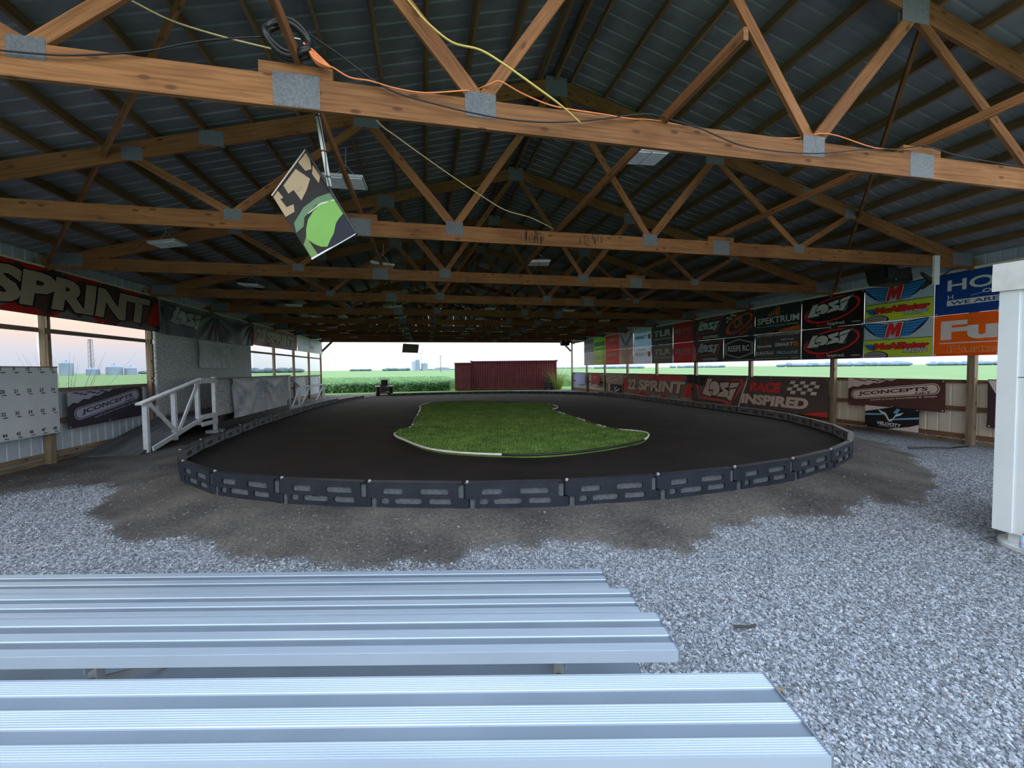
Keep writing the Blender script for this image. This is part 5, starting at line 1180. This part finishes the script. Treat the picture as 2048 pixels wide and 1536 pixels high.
# wheeled cart and tall grass at the far right
wc = root('hand_cart', (9.6, 31.6, 0), label='dark hand cart leaning beside the container', cat='cart')
mb = MB(); mb.bar((9.5, 31.6, .15), (9.75, 31.9, 1.35), .05, .05); mb.bar((9.9, 31.5, .15), (9.9, 31.9, 1.1), .05, .05); put('handle', mb, BLK, wc)
put('tray', MB().box(9.35, 9.95, 31.3, 31.8, .25, .62), BLK, wc); mb = MB()
for x in (9.32, 9.98): mb.tube([(x - .04, 31.55, .2), (x + .04, 31.55, .2)], .2, 16)
put('wheel', mb, TY, wc)
def tuft(name, x, y, n, h, spread, label, m_, seed, wd=.012, lean=.5):
    r1 = np.random.default_rng(seed); co = []; fa = []
    for i in range(n):
        a = r1.random() * 6.28; r_ = spread * r1.random() ** .5; bx_, by_ = x + r_ * .4 * math.cos(a), y + r_ * .4 * math.sin(a); hh_ = h * (.5 + .5 * r1.random()); tx, ty = r_ * math.cos(a) * lean, r_ * math.sin(a) * lean
        b_ = len(co); pa = r1.random() * 3.14; dx, dy = wd * math.cos(pa), wd * math.sin(pa)
        for t in (0, .5, 1): wq = 1 - t * .9; px, py = bx_ + tx * t * t * 2, by_ + ty * t * t * 2; co += [(px - dx * wq, py - dy * wq, hh_ * t), (px + dx * wq, py + dy * wq, hh_ * t)]
        fa += [(b_, b_ + 1, b_ + 3, b_ + 2), (b_ + 2, b_ + 3, b_ + 5, b_ + 4)]
    me = npmesh(name, np.array(co) - np.array([x, y, 0]), np.array(fa), False); o = put(name, me, m_); o.location = (x, y, 0); return tag(o, label, 'plant')
TG = mat('tall_grass', (.36, .42, .12), .8, col2=(.20, .30, .07), vscale=3, transl=.3)
tuft('tall_grass', 10.7, 32.6, 420, 1.9, 1.0, 'tall yellow-green grass clump between the container and the right corner post', TG, 3, .014, .6)
WD = mat('dry_weed', (.14, .12, .09), .9)
tuft('weed_clump', -9.3, 13.0, 46, 2.35, 1.5, 'bare twiggy weed outside the first left window', WD, 4, .011, .45)
tuft('weed_clump', -9.9, 11.4, 240, 1.75, 1.4, 'low leafy weed outside the first left window', mat('weed_leaf', (.11, .15, .08), .9), 5, .022, .4)
o = tuft('weed_stalk', 6.4, 33.9, 14, 3.0, .45, 'thin weed sticking up behind the red container', WD, 6, .012, .5)
tag(put('utility_pole', MB().tube([(-2, 160, 0), (-2, 160, 7.2)], .12, 8).bar((-2.8, 160, 6.7), (-1.2, 160, 6.7), .12, .12), WD, None, loc=(14, 160, 0)), 'thin utility pole far beyond the container', 'pole')
C.objects[-1].location = (22, 160, 0)
# grain bins and elevators
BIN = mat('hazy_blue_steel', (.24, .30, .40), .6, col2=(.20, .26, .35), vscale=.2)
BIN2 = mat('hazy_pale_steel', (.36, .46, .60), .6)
def gbin(x, y, r_, h_, label, grp=None, m_=BIN, roof=.45):
    b_ = root('grain_bin', (x, y, zc + .02), label=label, cat='grain bin', group=grp)
    lput('wall', MB().lathe((0, 0, 0), [(r_ * (1 + .006 * (j % 2)), h_ * j / 12) for j in range(13)], 24), m_, b_); lput('roof', MB().lathe((0, 0, h_), [(r_ * 1.03, 0), (r_ * .12, r_ * roof), (r_ * .12, r_ * roof + .4)], 24), m_, b_)
def dirp(dx, dy, d_): n_ = math.hypot(dx, dy); return dx / n_ * d_, dy / n_ * d_
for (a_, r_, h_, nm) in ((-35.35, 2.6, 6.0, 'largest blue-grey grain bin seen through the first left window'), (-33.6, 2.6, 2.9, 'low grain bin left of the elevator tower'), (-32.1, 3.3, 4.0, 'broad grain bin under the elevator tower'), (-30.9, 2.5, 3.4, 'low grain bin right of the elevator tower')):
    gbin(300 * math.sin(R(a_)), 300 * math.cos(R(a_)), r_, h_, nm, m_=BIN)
def tower(x, y, h_, label, wd=1.6, m_=BIN):
    t = root('elevator_tower', (x, y, zc + .02), label=label, cat='tower'); mb = MB(); a = wd / 2
    for sx in (-a, a):
        for sy in (-a, a): mb.bar((sx, sy, 0), (sx * .7, sy * .7, h_), .14, .14)
    k_ = int(h_ / 2.2)
    for j in range(k_):
        z0, z1 = j * h_ / k_, (j + 1) * h_ / k_
        for (p_, q_) in (((-a, -a), (a, -a)), ((-a, a), (a, a)), ((-a, -a), (-a, a)), ((a, -a), (a, a))): mb.bar((p_[0] * .85, p_[1] * .85, z0), (q_[0] * .85, q_[1] * .85, z1), .07, .07); mb.bar((p_[0] * .85, p_[1] * .85, z1), (q_[0] * .85, q_[1] * .85, z1), .08, .08)
    lput('lattice', mb, m_, t); lput('leg_casing', MB().box(-.14, .14, -.14, .14, 0, h_ + .4), m_, t); lput('head', MB().box(-.55 * wd / 1.4, .55 * wd / 1.4, -.5, .5, h_, h_ + .7), m_, t)
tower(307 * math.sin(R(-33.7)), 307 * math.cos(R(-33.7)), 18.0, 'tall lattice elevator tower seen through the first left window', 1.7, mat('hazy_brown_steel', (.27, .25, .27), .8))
ex = -6.0
for (dx, r_, h_, nm) in ((-5.2, 1.7, 9.5, 'tallest pale silo of the distant centre group, leftmost'), (-1.0, 2.2, 11.0, 'broad tall silo in the middle of the distant centre group'), (6.0, 3.2, 7.2, 'wide low silo at the right of the distant centre group')):
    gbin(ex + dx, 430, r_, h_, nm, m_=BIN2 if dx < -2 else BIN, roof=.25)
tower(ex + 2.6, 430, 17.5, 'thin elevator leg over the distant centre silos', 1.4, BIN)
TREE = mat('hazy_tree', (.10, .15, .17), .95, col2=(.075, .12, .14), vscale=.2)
TREEB = mat('far_hazed_tree', (.17, .25, .36), .95, col2=(.14, .21, .31), vscale=.1)  # bluish distance haze is mixed into this tree colour
def treeline(a0, a1, d_, h_, label, m_=TREE, seed=1, wide=6):
    r1 = random.Random(seed); t = root('tree_row', (d_ * math.sin(R((a0 + a1) / 2)), d_ * math.cos(R((a0 + a1) / 2)), zc + .02), label=label, cat='trees', group='distant tree rows'); L_ = R(a1 - a0) * d_; n_ = max(2, int(L_ / (h_ * .3))); mb = MB()
    for i in range(n_):
        a = R(a0 + (a1 - a0) * (i + .5) / n_) + r1.uniform(-.5, .5) * .002; c = Vector((d_ * math.sin(a), d_ * math.cos(a) + r1.uniform(-4, 4), zc + .02)) - t.location; hh_ = h_ * r1.uniform(.40, .62); rr = h_ * r1.uniform(.38, .75)
        mb.lathe(c, [(rr * .5, 0), (rr * .95, hh_ * .25), (rr, hh_ * .5), (rr * .8, hh_ * .78), (rr * .35, hh_ * .97), (.05, hh_)], 9)
    lput('tree_crowns', mb, m_, t, True)
# angles measured from +Y towards +X
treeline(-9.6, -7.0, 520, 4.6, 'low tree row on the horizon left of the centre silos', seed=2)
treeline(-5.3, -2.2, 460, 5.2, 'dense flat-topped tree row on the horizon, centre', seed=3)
tag(put('long_barn', MB().prism([(2 - 8, 455, 0), (2 + 8, 455, 0), (2 + 8, 455, 2.6), (2, 455, 3.4), (2 - 8, 455, 2.6)], (0, 14, 0)), BIN, None, loc=(2, 455, 0)), 'long low shed on the horizon right of the silos', 'barn')
C.objects[-1].location = (19, 455, zc + .02)
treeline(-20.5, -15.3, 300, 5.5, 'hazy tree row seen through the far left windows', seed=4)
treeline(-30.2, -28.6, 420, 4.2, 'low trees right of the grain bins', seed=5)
gbin(300 * math.sin(R(-20.1)), 300 * math.cos(R(-20.1)), .1, .1, 'tiny bin hidden in the trees', m_=TREE) if False else None
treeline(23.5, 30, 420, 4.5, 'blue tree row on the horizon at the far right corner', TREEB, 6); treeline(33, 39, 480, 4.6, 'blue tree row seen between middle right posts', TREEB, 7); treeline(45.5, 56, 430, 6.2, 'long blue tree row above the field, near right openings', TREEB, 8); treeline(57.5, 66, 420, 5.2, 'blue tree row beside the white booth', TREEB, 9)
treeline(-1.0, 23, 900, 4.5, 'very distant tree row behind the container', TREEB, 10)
# bits on the yard
tuft('dry_weed', .35, 4.05, 60, .05, .16, 'small flattened dry weed on the dirt bank before the near barrier', mat('straw_weed', (.22, .21, .15), .9), 8, .006, 1.4)
dk = mat('dark_stick', (.05, .045, .04), .9)
tag(put('stick', MB().tube([(1.98, 2.3, .022), (2.06, 2.27, .026), (2.13, 2.28, .022)], .008, 6), dk, None, loc=(2.05, 2.28, .02)), 'short dark stick lying on the gravel right of the bleacher', 'stick')
tag(put('dry_leaf', MB().prism([(1.76, 1.78, .022), (1.80, 1.76, .03), (1.84, 1.78, .022), (1.81, 1.81, .02)], (0, 0, .003)), mat('dry_leaf', (.34, .22, .11), .8), None, loc=(1.8, 1.78, .02)), 'small tan leaf on the gravel beside the bleacher', 'leaf')
tag(put('bent_bar', MB().tube([(9.7, 6.5, .03), (10.1, 6.35, .05), (10.45, 6.25, .04), (10.5, 6.0, .12)], .02, 6), dk, None, loc=(10, 6.4, 0)), 'bent dark bar lying on the ground by the right wall', 'bar')
bpy.context.view_layer.update()
